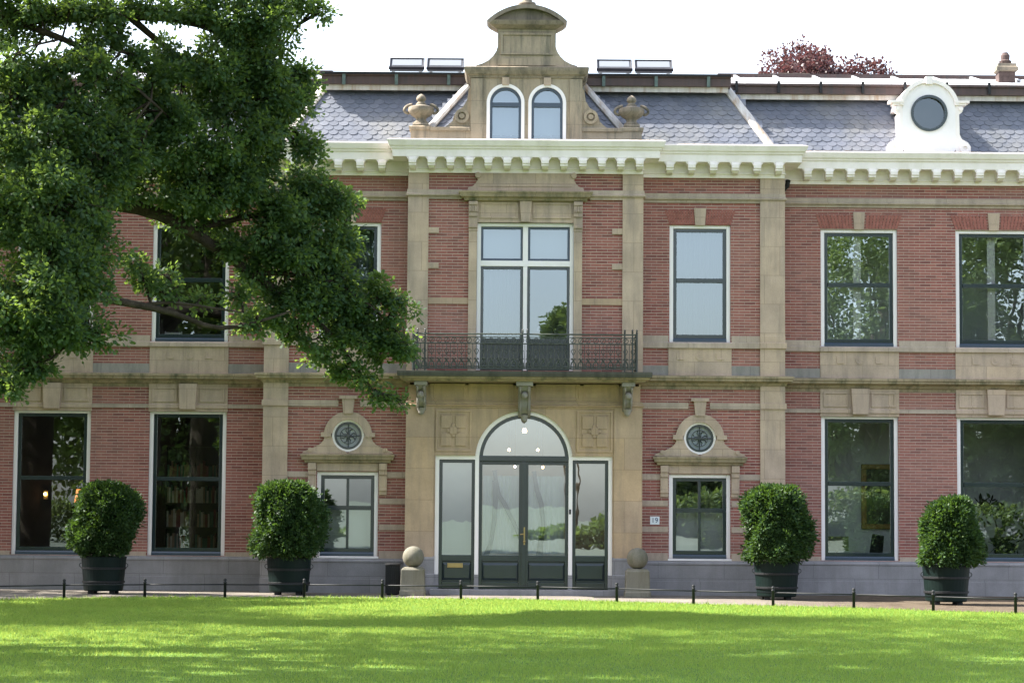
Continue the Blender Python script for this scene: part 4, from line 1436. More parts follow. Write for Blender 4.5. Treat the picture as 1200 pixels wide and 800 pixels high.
roof_panel(-2.24, -1.42, 'tilted glazed roof panel next to the gable, on the oak side')
roof_panel(1.62, 2.40, 'tilted glazed roof panel next to the gable, on the copper beech side')
roof_panel(2.48, 3.32, 'tilted glazed roof panel farthest from the gable, on the copper beech side')
o = empty('roof_hatch', (-4.3, 2.6, 11.32))
tag(o, 'low flat roof hatch with dark rims beside the oak leaves', 'roof hatch')
MB().box(-.9, .95, 0, .9, 0, .12).build('curb', 'zinc', o)
MB().box(-.95, 1.0, -.05, .95, .12, .18).build('lid', 'gutter', o)
MB().box(-.1, .75, .2, .8, .18, .28).build('vent', 'alu', o)

# house number
o = empty('house_number_sign', (2.79, YS - .004, 1.58))
tag(o, 'small white enamel house number plate reading 19 on the brick', 'sign')
MB().box(-.10, .10, -.012, .004, -.085, .085).build('plate', 'plate', o, bevel=.004)
fc = bpy.data.curves.new('digits', 'FONT')
fc.body = '19'
fc.size, fc.align_x, fc.align_y, fc.extrude = .15, 'CENTER', 'CENTER', .002
fc.materials.append(M['ink'])
ft = bpy.data.objects.new('digits_curve', fc)
col.objects.link(ft)
dme = bpy.data.meshes.new_from_object(ft.evaluated_get(bpy.context.evaluated_depsgraph_get()))
bpy.data.objects.remove(ft)
fo = bpy.data.objects.new('digits', dme)
fo.rotation_euler = (PI / 2, 0, 0)
fo.location = (0, -.0155, 0)
fo.parent = o
col.objects.link(fo)

# ball posts beside the step
def ball_post(x, label):
    o = empty('ball_post', (x, -1.15, 0.006))
    tag(o, label, 'ball post', 'stone ball posts beside the step')
    MB().loft(-.25, .25, -.25, .25, [(0, .02), (.10, .02), (.11, .0), (.50, -.01), (.53, -.01), (.58, -.06)], 1, 1).build('pedestal', 'ballstone', o, bevel=.012)
    MB().sphere((0, 0, .79), .222, 28, 18).build('ball', 'ballstone', o, True)
ball_post(-2.28, 'stone ball on a square pedestal, next to the black litter bin')
ball_post(2.36, 'stone ball on a square pedestal, below the number 19 plate')

o = empty('litter_bin', (-2.71, -1.0, .006))
tag(o, 'small black litter bin against the plinth beside the stone ball', 'bin')
m = MB()
n = 22
for k in range(n):
    a = 2 * PI * k / n
    m.box(.14 * math.cos(a) - .012, .14 * math.cos(a) + .012, .14 * math.sin(a) - .012, .14 * math.sin(a) + .012, .03, .60)
m.build('slats', 'black', o)
MB().lathe(0, 0, [(.12, .0), (.13, .02), (.13, .58)], 20).build('liner', 'black', o)
MB().lathe(0, 0, [(.155, .60), (.165, .62), (.165, .64), (.14, .65)], 20).build('rim', 'black', o)

# ------------------------------------------------------------------ leaves
def unit(a):
    return a / np.maximum(np.linalg.norm(a, axis=1, keepdims=True), 1e-9)

OAK_LEAF = np.array([(0, 0), (.10, .12), (.20, .26), (.13, .36), (.30, .52), (.20, .62), (.28, .80), (.10, .95), (0, 1.0), (-.12, .93), (-.27, .76), (-.19, .64), (-.30, .50), (-.13, .38), (-.20, .24), (-.08, .10)])
OVAL = np.array([(0, 0), (.18, .2), (.25, .5), (.15, .82), (0, 1.0), (-.15, .82), (-.25, .5), (-.18, .2)])

def leaves(centres, axis, normal, size, shape, rng):
    """flat leaves: axis = growing direction, normal = facing"""
    n = len(centres)
    ax = unit(axis)
    sd = unit(np.cross(ax, normal))
    nm = np.cross(sd, ax)
    k = len(shape)
    sz = size[:, None, None]
    u, v = shape[:, 0][None, :, None], shape[:, 1][None, :, None]
    curl = (-(v - .5) ** 2 * .35 - np.abs(u) * .35)
    return centres[:, None, :] + (sd[:, None, :] * u + ax[:, None, :] * v + nm[:, None, :] * curl) * sz

def sprays(pts, out, rng, per, spread, size, shape, up=.5):
    """leaf rosettes around twig tips"""
    n = len(pts)
    c = np.repeat(pts, per, 0)
    o_ = np.repeat(out, per, 0)
    d = unit(rng.normal(size=(n * per, 3)))
    base = c + d * spread * rng.uniform(0.05, 1.0, (n * per, 1))
    axis = unit(d + o_ * .7 + np.array([0, 0, -.15]))
    nrm = unit(rng.normal(size=(n * per, 3)) * .55 + np.array([0, 0, up]) + o_ * .45)
    s = size * rng.uniform(.65, 1.2, n * per)
    return leaves(base, axis, nrm, s, shape, rng)

# ------------------------------------------------------------------ oak
OAK = empty('oak_tree', (-13.2, -11.5, 0))
tag(OAK, 'large dark green oak spreading its leafy branches across the brick front', 'tree')
OI = Vector((13.2, 11.5, 0))
rng = np.random.default_rng(3)
wood = MB()
def limb(pts, r0, r1, n=9):
    pts = [Vector(p) for p in pts]
    # smooth the polyline once
    q = [pts[0]]
    for a, b in zip(pts[:-1], pts[1:]):
        q += [a.lerp(b, .33), a.lerp(b, .67)]
    q.append(pts[-1])
    sm_ = [q[0]] + [(q[i - 1] + q[i] * 2 + q[i + 1]) / 4 for i in range(1, len(q) - 1)] + [q[-1]]
    rs = [r0 + (r1 - r0) * (i / (len(sm_) - 1)) for i in range(len(sm_))]
    wood.tube([p + OI for p in sm_], rs, n)
    return sm_
T0 = Vector((-13.2, -11.5, 0))
limb([T0 + Vector((0, 0, -.1)), T0 + Vector((0, 0, .5)), T0 + Vector((.1, 0, 3.5)), T0 + Vector((.25, .1, 6.5)), T0 + Vector((.1, 0, 10)), T0 + Vector((.3, -.3, 15))], .62, .16, 14)
skel = []
def L(px, r0, r1, start=None):
    p = [at(*q) for q in px]
    if start is not None:
        p = [start] + p
    s_ = limb(p, r0, r1)
    skel.extend(s_)
    return s_
fork = T0 + Vector((.25, .1, 6.5))
L([(-30, 22, -11), (60, 16, -11), (130, 20, -10.8), (185, 14, -10.5), (250, 30, -10), (310, 60, -9.5), (350, 95, -9.2)], .20, .035, T0 + Vector((.2, 0, 8.6)))
L([(150, 18, -10.8), (175, 40, -10.4), (205, 65, -10), (250, 95, -9.6), (300, 130, -9.3)], .07, .02)
L([(20, 24, -11), (40, 35, -11.2), (85, 48, -11.4), (120, 72, -11.5), (150, 95, -11.5), (190, 130, -11.2)], .07, .02)
L([(-30, 210, -10.5), (60, 226, -10.2), (120, 238, -10), (175, 243, -9.7), (225, 270, -9.3), (280, 310, -9), (330, 345, -8.6), (380, 380, -8.3), (405, 415, -8.1), (440, 460, -8)], .19, .012, fork)
L([(300, 320, -9), (350, 320, -8.7), (400, 330, -8.4), (450, 370, -8.2), (475, 400, -8.1)], .05, .012)
L([(225, 270, -9.3), (300, 250, -8.8), (360, 245, -8.6), (410, 260, -8.4)], .06, .014)
L([(-30, 330, -12), (60, 340, -11.5), (125, 350, -11), (165, 358, -10.6), (215, 368, -10.2), (245, 388, -9.9), (290, 382, -9.6), (340, 365, -9.3)], .11, .018, T0 + Vector((.2, 0, 5.2)))
L([(165, 358, -10.6), (200, 352, -10.4), (240, 360, -10.2), (285, 366, -10)], .035, .012)
L([(-30, 300, -12.5), (30, 370, -12.8), (60, 420, -13)], .07, .015, T0 + Vector((.1, -.1, 5.0)))
limb([T0 + Vector((.2, 0, 9.5)), T0 + Vector((3, 1, 12.2)), T0 + Vector((6, 2, 13.5)), T0 + Vector((9, 2.2, 14))], .2, .04)
limb([T0 + Vector((.2, 0, 10)), T0 + Vector((2, -3, 12.5)), T0 + Vector((5, -4.5, 14))], .2, .04)
limb([T0 + Vector((0, 0, 7)), T0 + Vector((-3, 1, 9.5)), T0 + Vector((-6, 1.5, 11))], .2, .04)
# foliage masses: (px, py, Y, radius px)
BL = [(70, 78, -12, 26), (30, 105, -12.3, 26), (120, 85, -12, 24), (10, 70, -12.4, 20), (150, 60, -11.4, 22), (85, 10, -11.6, 22), (40, 5, -11.6, 20), (135, 15, -11.3, 20), (10, 130, -12.4, 40), (45, 150, -12.4, 44), (100, 140, -12, 38), (60, 230, -12.6, 52), (15, 235, -12.8, 50), (60, 300, -12.9, 48), (15, 370, -13.2, 40), (60, 355, -13.2, 40), (120, 200, -11.8, 36), (160, 175, -11.4, 40), (205, 155, -10.6, 38), (255, 165, -10.2, 40), (300, 150, -9.8, 36), (230, 215, -10, 40), (285, 215, -9.5, 40), (335, 255, -9, 38), (340, 300, -9, 34), (370, 345, -8.7, 28), (260, 90, -10.2, 34), (310, 85, -9.9, 30), (180, 95, -10.8, 34), (270, 30, -10.3, 30), (320, 25, -10, 28), (40, 120, -11.5, 52), (20, 190, -12, 66), (75, 180, -11.5, 60), (30, 265, -12.2, 66), (90, 255, -11.6, 52), (30, 330, -12.6, 62), (85, 320, -12.2, 46), (20, 400, -13, 48), (65, 385, -12.9, 46), (10, 445, -13.1, 28), (105, 392, -12.8, 24), (45, 435, -13, 24), (115, 290, -11.8, 34),
      (25, 92, -11.2, 24), (55, 28, -11, 26), (15, 48, -11.2, 20), (8, 8, -11.3, 26), (112, 55, -11.3, 20), (140, 45, -11, 20), (100, 25, -11, 26), (170, 8, -10.8, 30), (230, 8, -10.4, 34), (290, 5, -10, 36), (345, 8, -9.6, 32), (372, 12, -9.4, 13),
      (105, 70, -11.3, 24), (135, 100, -11.2, 38), (165, 140, -10.8, 46), (130, 155, -11.2, 44), (200, 60, -10.4, 32), (240, 70, -10, 40), (285, 60, -9.8, 36), (320, 50, -9.6, 36), (338, 90, -9.4, 28), (345, 115, -9.3, 16),
      (210, 110, -10, 38), (255, 125, -9.8, 40), (300, 115, -9.5, 42), (330, 120, -9.3, 30), (315, 165, -9.2, 32), (345, 175, -9, 20), (362, 168, -9, 14), (290, 185, -9.2, 40), (190, 190, -10, 52), (240, 190, -9.6, 52), (150, 215, -10.4, 42), (215, 228, -9.4, 42), (270, 232, -9, 48), (320, 225, -8.8, 46), (355, 215, -8.7, 30), (375, 235, -8.6, 34), (393, 243, -8.5, 22), (410, 238, -8.4, 11),
      (305, 275, -8.9, 40), (345, 280, -8.6, 46), (385, 285, -8.4, 34), (397, 275, -8.4, 17), (330, 325, -8.6, 44), (375, 325, -8.4, 40), (396, 322, -8.3, 17), (297, 325, -9, 24), (272, 285, -9.2, 22),
      (325, 365, -8.6, 28), (360, 365, -8.4, 34), (395, 360, -8.2, 32), (425, 370, -8.1, 30), (455, 375, -8.1, 24), (474, 398, -8, 17), (445, 350, -8.2, 24), (465, 350, -8.1, 12), (380, 395, -8.2, 26), (415, 400, -8.1, 30), (450, 405, -8.0, 22), (478, 412, -8, 10), (375, 415, -8.1, 13), (405, 430, -8.1, 15), (422, 445, -8, 15), (440, 462, -8, 10), (345, 390, -8.4, 15), (468, 472, -8, 5), (450, 470, -8, 6),
      (170, 330, -10.4, 18), (195, 345, -10.3, 15), (160, 310, -10.5, 15), (238, 352, -10, 9), (282, 345, -9.6, 15), (300, 375, -9.4, 18), (192, 318, -9.8, 10), (285, 383, -9.6, 9)]
pts, outs = [], []
tw = []
for (px, py, Y, rp) in BL:
    c = np.array(at(px, py, Y))
    r = rp / (FOC / (Y + 48))
    vol = (r ** 1.8) * 290 + 4
    n = int(max(6, vol))
    ns = int(max(3, r * r * 30))                       # boughs of the mass, each a flattened spray
    ds = unit(rng.normal(size=(ns, 3)))
    cs = c + ds * (rng.uniform(.1, 1.0, (ns, 1)) ** .5) * r * .92 * np.array([1, 1.2, .9])
    rs = rng.uniform(.15, .38, ns) * min(1.0, .45 + r)
    k = rng.integers(0, ns, n)
    d = unit(rng.normal(size=(n, 3)))
    p = cs[k] + d * (rng.uniform(.25, 1.0, (n, 1)) ** .5) * rs[k][:, None] * np.array([1.15, 1.15, .72])
    pts.append(p)
    outs.append(unit(d * .8 + ds[k] * .3 + rng.normal(size=(n, 3)) * .25))
    for q in p[:: max(1, n // 9)]:
        tw.append((c, q))
# crown outside the picture: above and to the left
for (x, y, z, r) in [(-13, -11, 15, 2.6), (-10, -10, 13.6, 2.3), (-7.5, -9.5, 13.4, 2.1), (-5.2, -9.3, 13.2, 1.9), (-3.2, -9.5, 12.8, 1.5), (-9, -13, 13.2, 2.2), (-6.5, -14, 12.6, 2.0), (-12, -15, 12, 2.4), (-15.5, -11, 12.5, 2.6), (-17.5, -10.5, 10.5, 2.4), (-16, -13, 9, 2.3), (-15, -9, 8, 2.3), (-13.5, -12.5, 9.5, 2.4), (-18, -12, 7.5, 2), (-14.5, -14.5, 6.6, 1.8), (-12.5, -9, 11, 2.3), (-9, -11.5, 11.8, 1.7), (-6.5, -11.5, 11.9, 1.6), (-4.3, -11, 11.9, 1.0), (-13, -11, 17, 2.2), (-10, -12, 16.2, 2.2), (-7, -11.5, 15.6, 2.1), (-4.5, -11.5, 14.8, 1.8), (-11, -15, 15.6, 2.3), (-8, -15.5, 15, 2.2), (-5, -14.8, 14.3, 2), (-9.5, -17.5, 13.2, 1.9), (-6.5, -17.5, 12.8, 1.7), (-4, -17, 12.2, 1.5), (-15, -15.5, 14, 2.2), (-12.5, -18, 12, 1.9), (-3.2, -13.2, 13.2, 1.4), (-10.5, -8.5, 15.4, 1.9)]:
    n = int(r ** 2 * 40)
    d = unit(rng.normal(size=(n, 3)))
    pts.append(np.array([x, y, z]) + d * r * rng.uniform(.3, 1, (n, 1)) ** .5)
    outs.append(d)
P, O_ = np.concatenate(pts), np.concatenate(outs)
lv = sprays(P, O_, rng, 18, .165, .080, OAK_LEAF * np.array([1.3, 1]), .8)
# twigs
sk = np.array([tuple(p) for p in skel])
for c, q in tw:
    i = np.argmin(((sk - c) ** 2).sum(1) + .0)
    a = Vector(sk[i])
    cc, qq = Vector(c), Vector(q)
    if (cc - a).length < 2.2:
        wood.tube([a + OI, a.lerp(cc, .6) + OI + Vector((0, 0, .08)), cc.lerp(qq, .4) + OI, qq + OI], [.022, .016, .011, .006], 4, False)
    else:
        wood.tube([cc + OI, qq + OI], [.012, .006], 4, False)
wood.build('trunk', 'bark', OAK, True)
oc = poly_mesh('crown', lv + np.array(OI)[None, None, :], len(OAK_LEAF), 'oak', OAK)
print('oak leaves', len(lv))

# ------------------------------------------------------------------ other trees
def broad_tree(name, x, y, h, r, mat, label, zb=.35, n=900, leaf=.3, seed=1, group=None, per=9, flat=1.0, tk=1.0):
    o = empty(name, (x, y, 0))
    tag(o, label, 'tree', group)
    g_ = np.random.default_rng(seed)
    wd = MB().tube([(0, 0, -.1), (0, 0, h * zb * .5), (.1, .1, h * zb), (.2, -.1, h * .75)], [r * .085 * tk, r * .07 * tk, r * .06 * tk, r * .02 * tk], 9)
    cl = []
    k = 22
    for i in range(k):
        d = unit(g_.normal(size=(1, 3)))[0]
        c = np.array([0, 0, h * (zb + 1) / 2]) + d * np.array([r * .68, r * .68 * flat, h * (1 - zb) / 2 * .7])
        cl.append((c, r * g_.uniform(.28, .45)))
        wd.tube([(.1, 0, h * zb * g_.uniform(.95, 1.4)), tuple(c * .55 + np.array([0, 0, h * zb]) * .45), tuple(c)], [r * .03 * tk, r * .02 * tk, r * .006 * tk], 5, False)
    wd.build('trunk', 'bark', o, True)
    ps, os_ = [], []
    for c, rr in cl:
        m_ = n // k
        d = unit(g_.normal(size=(m_, 3)))
        ps.append(c + d * rr * g_.uniform(.25, 1, (m_, 1)) ** .5)
        os_.append(d)
    v = sprays(np.concatenate(ps), np.concatenate(os_), g_, per, leaf * 1.6, leaf, OVAL * np.array([1.5, 1]), .4)
    poly_mesh('crown', v, len(OVAL), mat, o)
    return o

broad_tree('copper_beech', 10.8, 30, 18.6, 3.6, 'beech', 'reddish purple copper beech rising behind the roof ridge', .45, 7500, .115, 4)
broad_tree('lime_tree', 13.8, 34, 18.6, 1.7, 'lime', 'pale green treetop just beside the copper beech behind the roof', .5, 900, .15, 5)
broad_tree('lime_tree', 20.2, 34, 19.3, 2.0, 'lime', 'pale green treetop behind the pot-topped chimney', .5, 900, .15, 6)
# trees that shade the lawn, beside and above the photographer
SH = 'trees shading the lawn'
broad_tree('shade_tree', -12.5, -27.0, 17.5, 5.6, 'park', 'tall tree beside the photographer whose shade dapples the near lawn', .42, 750, .25, 7, SH)
broad_tree('shade_tree', -15.0, -20.5, 20.0, 6.8, 'park', 'tall tree beyond the oak whose shade falls on the middle of the lawn', .34, 1150, .26, 8, SH)
broad_tree('shade_tree', -9.6, -19.5, 22.0, 6.2, 'park', 'very tall tree in front of the oak shading the lawn towards the tapering shrub', .52, 950, .25, 10, SH)
broad_tree('shade_tree', -19.2, -9.3, 15.5, 5.0, 'park', 'tree behind the oak trunk whose shade crosses the lawn before the round shrub', .2, 1500, .24, 11, SH)
broad_tree('shade_tree', -17.2, -3.4, 14.5, 4.8, 'park', 'tree beyond the oak trunk whose shade falls along the lawn edge', .15, 1700, .24, 9, SH)
# park behind the photographer, mirrored in the panes
PK = 'park trees mirrored in the window panes'
for k, (x, y, h, r, lb) in enumerate([(21.5, -84, 23, 8, 'broad tree mirrored in the ground window with the gilt frame'), (29, -88, 25, 8.5, 'broad tree mirrored in the window with the dark houseplant'),
                                      (40, -86, 24, 8, 'broad tree mirrored at the far edge of the chimney side windows'), (11.5, -110, 9, 4.5, 'smaller tree mirrored in the side light beside the entrance'),
                                      (-13.5, -37, 23, 8, 'broad tree mirrored in the dark window above the bookcase'), (-21.5, -41, 25, 8.5, 'broad tree mirrored in the window with the lit lampshade'),
                                                                            (3.25, -84, 14.5, 2.3, 'slim tree mirrored in the right leaf of the balcony door'), ]):
    broad_tree('park_tree', x, y, h, r, 'park', lb, .03 if h > 10 else .05, 3200 if x < 0 else 6500, .24, 20 + k, PK, 9) if h != 14.5 else broad_tree('park_tree', x, y, h, r, 'park', lb, .50, 2000, .25, 20 + k, PK, 9, 1.0, .4)

HG = empty('park_hedge', (0, -78, 0))
tag(HG, 'long uneven hedge across the park mirrored in the entrance glass', 'hedge')
g_ = np.random.default_rng(60)
hx = g_.uniform(-45, 45, 9000)
hh = .03 + .12 * np.sin(hx * .35) ** 2 + 2.7 / (1 + np.exp(-(hx - 4.3) * 1.0)) + 2.4 / (1 + np.exp((hx + 13) * 1.0))
hk = (hx > .5) | (hx < -10)
hx, hh = hx[hk], hh[hk]
hz = hh * g_.uniform(0, 1, len(hx)) ** .7
hp = np.stack([hx, g_.uniform(-.9, .9, len(hx)), hz], 1)
poly_mesh('foliage', sprays(hp, unit(np.stack([0 * hx, np.ones_like(hx), .5 + 0 * hx], 1)), g_, 7, .3, .2, OVAL * np.array([1.5, 1]), .4), len(OVAL), 'park', HG)
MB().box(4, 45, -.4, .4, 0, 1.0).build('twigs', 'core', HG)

# ------------------------------------------------------------------ potted shrubs
def potted(x, y, prof, label, seed, tubh=.76, skew=0.0, flat=.25):
    """prof: list of (height above tub rim, half width) of the clipped crown"""
    o = empty('potted_shrub', (x, y, .008))
    tag(o, label, 'potted shrub', 'clipped shrubs in dark green tubs along the front')
    g_ = np.random.default_rng(seed)
    t = MB().lathe(0, 0, [(.385, .06), (.40, .08), (.455, tubh - .06), (.46, tubh - .02), (.47, tubh), (.44, tubh), (.43, tubh - .08)], 36)
    t.build('tub', 'tub', o, False)
    MB().lathe(0, 0, [(.42, tubh - .09), (.43, tubh - .075), (.02, tubh - .06)], 24).build('soil', 'core', o)
    for z in (.22, .50):
        rr = .40 + (.055) * z / .7
        MB().lathe(0, 0, [(rr + .004, z), (rr + .018, z + .004), (rr + .02, z + .04), (rr + .006, z + .045)], 36).build('hoop', 'black', o)
    for k in range(4):
        a = PI / 4 + k * PI / 2
        MB().box(.31 * math.cos(a) - .05, .31 * math.cos(a) + .05, .31 * math.sin(a) - .05, .31 * math.sin(a) + .05, 0, .065).build('foot', 'black', o)
    for q in (-1, 1):
        MB().arc(q * .455, .58, .035, .05, 0, 2 * PI, -.03, .0, 12).build('ring_handle', 'iron', o)
    MB().tube([(0, 0, tubh - .07), (.02, 0, tubh + .2), (0, .02, tubh + .7)], [.05, .045, .03], 8).build('stem', 'bark', o)
    prof = [(z * .93 + .09, w_ * .88) for z, w_ in prof]
    zs = np.array([q[0] for q in prof]); ws = np.array([q[1] for q in prof])
    core = MB().lathe(0, 0, [(max(.02, w_ * .80), tubh + z * .95) for z, w_ in prof], 18)  # solid dark body added inside the leaves to block light
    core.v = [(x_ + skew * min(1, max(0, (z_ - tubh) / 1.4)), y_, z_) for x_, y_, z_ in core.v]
    n = 2600
    z = g_.uniform(zs[0], zs[-1], n)
    wv = np.interp(z, zs, ws)
    a = g_.uniform(0, 2 * PI, n)
    lump = 1 + .10 * np.sin(a * 3 + z * 4 + seed * 1.7) + .08 * np.sin(a * 7 - z * 6 + seed) + .05 * np.sin(a * 13 + z * 11)
    rad = wv * lump * g_.uniform(.72, 1.0, n) ** .6
    # also the flat top
    nt_ = 500
    rt = np.sqrt(g_.uniform(0, 1, nt_)) * ws[-1] * 1.05
    at_ = g_.uniform(0, 2 * PI, nt_)
    p = np.stack([rad * np.cos(a), rad * np.sin(a), tubh + z], 1)
    pt = np.stack([rt * np.cos(at_), rt * np.sin(at_), tubh + zs[-1] - g_.uniform(-.03, .1, nt_) - (rt * flat) ** 2], 1)
    out = np.stack([np.cos(a), np.sin(a), .35 + .8 * (z - zs.mean()) / (zs[-1] - zs[0])], 1)
    ot = np.stack([np.cos(at_) * .3, np.sin(at_) * .3, np.ones(nt_)], 1)
    p, out = np.concatenate([p, pt]), unit(np.concatenate([out, ot]))
    ns = 46                                   # stray shoots beyond the clipped outline
    zi = g_.uniform(zs[0] + .3, zs[-1], ns); ai = g_.uniform(0, 2 * PI, ns)
    wi = np.interp(zi, zs, ws) * g_.uniform(1.0, 1.14, ns)
    ps_ = np.stack([wi * np.cos(ai), wi * np.sin(ai), tubh + zi + .04], 1)
    p = np.concatenate([p, ps_]); out = np.concatenate([out, unit(np.stack([np.cos(ai), np.sin(ai), 1 + 0 * ai], 1))])
    hz_ = np.clip((p[:, 2] - tubh) / (zs[-1] - zs[0]), 0, 1)
    p[:, 0] += skew * hz_ + .05 * np.sin(p[:, 2] * 5 + seed)
    v = sprays(p, out, g_, 8, .078, .070, OVAL, .35)
    c = poly_mesh('crown', v, len(OVAL), 'laurel', o)
    core.build('dark_core', 'core', c, True)

potted(-8.62, -1.5, [(-.04, .46), (.08, .62), (.35, .72), (.75, .74), (1.1, .70), (1.32, .56), (1.46, .34)], 'round clipped shrub with sunlit top between the two dark library windows', 31, skew=.03, flat=.6)
potted(-4.83, -1.35, [(-.06, .60), (.05, .74), (.3, .80), (.8, .79), (1.15, .72), (1.38, .60), (1.5, .40)], 'bushy clipped shrub in a green tub overlapping the small window near the bin', 32, skew=-.04, flat=.15)
potted(5.14, -2.0, [(-.05, .58), (.06, .70), (.3, .73), (.8, .71), (1.15, .70), (1.36, .60), (1.48, .38)], 'squarish clipped shrub in a green tub before the corner pilaster beside the gilt frame window', 33, flat=.12)
potted(8.22, -3.9, [(-.06, .58), (.05, .64), (.25, .63), (.6, .56), (.9, .50), (1.12, .42), (1.24, .26)], 'tapering clipped shrub, widest at its foot, before the window with the houseplant', 34, skew=.17, flat=.5)

# ------------------------------------------------------------------ low fence
FE = empty('low_fence', tuple(FP[8]))
tag(FE, 'knee high black iron rail fence curving along the lawn edge', 'fence')
inv = -FP[8]
post = None
for p in FP[1:-1]:
    q = p + inv
    if post is None:
        m = MB().lathe(0, 0, [(.028, -.05), (.028, .30), (.034, .305), (.034, .325), (.022, .335), (.034, .36), (.026, .385), (.005, .395)], 10)
        post = m.build('post', 'black', FE, True)
        post.location = q
    else:
        c = post.copy()
        col.objects.link(c)
        c.parent = FE
        c.location = q
m = MB()
for a, b in zip(FP[:-1], FP[1:]):
    m.tube([a + inv + Vector((0, 0, .275)), b + inv + Vector((0, 0, .275))], .014, 6)
m.build('rail', 'black', FE, True)

# ================================================================== INTERIORS
def curtain(x0, x1, z0, z1, y, label, name='curtain', mat='curtain', amp=.025, waves=9, cat='curtain', drape=0.0):
    m = MB()
    n = waves * 8
    rows = 8
    vs = []
    for j in range(rows + 1):
        z = z0 + (z1 - z0) * j / rows
        for i in range(n + 1):
            u = i / n
            x = x0 + (x1 - x0) * u
            if drape:
                x += drape * math.sin(PI * j / rows) * (x1 - x0) * (.5 - u)
            wob = math.sin(u * 5.3 + x0 * 3) * 1.6 + math.sin(u * 11.7 + x0) * .7
            vs.append((x, y + amp * (.4 + .6 * abs(math.sin(u * 3.1 + x0))) * math.sin(u * waves * 2 * PI + wob), z))
    k = len(vs)
    vs += [(a, b + .004, c) for a, b, c in vs]
    fs = []
    for j in range(rows):
        for i in range(n):
            a = j * (n + 1) + i
            fs.append((a, a + 1, a + n + 2, a + n + 1))
            fs.append((a + k + 1, a + k, a + k + n + 1, a + k + n + 2))
    m.add(vs, fs)
    o = m.build(name, mat, None, True)
    tag(o, label, cat)
    return o

curtain(-.93, -.06, 4.75, 6.9, YC + .42, 'white sheer curtain behind the left leaf of the balcony door')
curtain(-.93, .93, 7.06, 7.85, YC + .44, 'pale blind behind the upper panes of the balcony door', 'blind', 'blind', .004, 3, 'blind')
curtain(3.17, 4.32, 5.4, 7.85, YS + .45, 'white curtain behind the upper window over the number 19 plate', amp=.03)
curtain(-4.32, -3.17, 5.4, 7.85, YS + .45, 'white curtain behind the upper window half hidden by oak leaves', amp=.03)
curtain(-1.79, -1.05, .75, 2.85, YC + .42, 'pale blind behind the entrance side light above the letterbox', 'blind', 'blind', .004, 3, 'blind')
curtain(3.16, 4.33, .85, 1.78, YS + .4, 'pale half blind in the small window beside the number 19 plate', 'blind', 'sheer', .004, 3, 'blind')
curtain(-4.33, -3.16, .85, 1.78, YS + .4, 'pale half blind in the small window behind the bushy shrub', 'blind', 'sheer', .004, 3, 'blind')
curtain(-.86, -.09, .86, 2.5, YC + .40, 'white sheer added behind the left leaf of the entrance door to make its glass paler', 'curtain', 'sheer', amp=.02, waves=7)  # added sheer, brightens the door glass
curtain(.09, .86, .86, 2.5, YC + .40, 'white sheer added behind the right leaf of the entrance door to make its glass paler', 'curtain', 'sheer', amp=.02, waves=7)  # its pair, likewise added for the pale tone of the glass
for s, lb in ((-1, 'pale blue roller blind in the arched gable window on the oak side'), (1, 'pale blue roller blind in the arched gable window on the copper beech side')):
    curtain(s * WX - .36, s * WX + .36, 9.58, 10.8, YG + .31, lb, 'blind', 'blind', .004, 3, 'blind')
# two tied sheers in the hall
def swag(x_top, pts, label):
    m = MB()
    m.tube([(x, YC + .30, z) for x, z in pts], [.05, .03, .035, .045, .05, .07][:len(pts)], 8)
    m.tube([(x + .05 * math.sin(i), YC + .33, z) for i, (x, z) in enumerate(pts)], .03, 8)
    o = m.build('drape', 'curtain', None, True)
    tag(o, label, 'drape')
swag(-.7, [(-.62, 2.62), (-.55, 2.1), (-.42, 1.9), (-.2, 1.5), (.0, 1.05), (.05, .75)], 'white gathered drape slanting behind the left door leaf')
swag(-.7, [(-.62, 2.4), (-.62, 2.0), (-.63, 1.6), (-.66, 1.2), (-.72, .95), (-.78, .8)], 'white gathered drape hanging straight behind the left door leaf')
swag(.3, [(.22, 2.6), (.26, 2.2), (.36, 1.9), (.42, 1.5), (.38, 1.1), (.34, .8)], 'white gathered drape behind the right door leaf')

def pendant(x, y, z, r, label, drop=.6):
    o = empty('pendant_lamp', (x, y, z))
    tag(o, label, 'lamp', 'lit lamps in the entrance hall')
    MB().tube([(0, 0, r), (0, 0, drop)], .008, 5).build('cord', 'brass', o)
    MB().sphere((0, 0, 0), r, 12, 8).build('bulb', 'bulb', o, True)
pendant(0.02, 1.6, 3.52, .05, 'brightest lit hall lamp under the crown of the fanlight', .55)
pendant(-.32, 3.0, 3.14, .03, 'warm hall lamp above the transom over the left door leaf', 1.1)
pendant(.33, 3.0, 3.14, .03, 'warm hall lamp above the transom over the right door leaf', 1.1)
pendant(-.18, 4.0, 2.78, .028, 'small hall lamp just below the transom in the left leaf', 1.4)
pendant(.46, 4.0, 2.77, .028, 'small hall lamp just below the transom in the right leaf', 1.4)

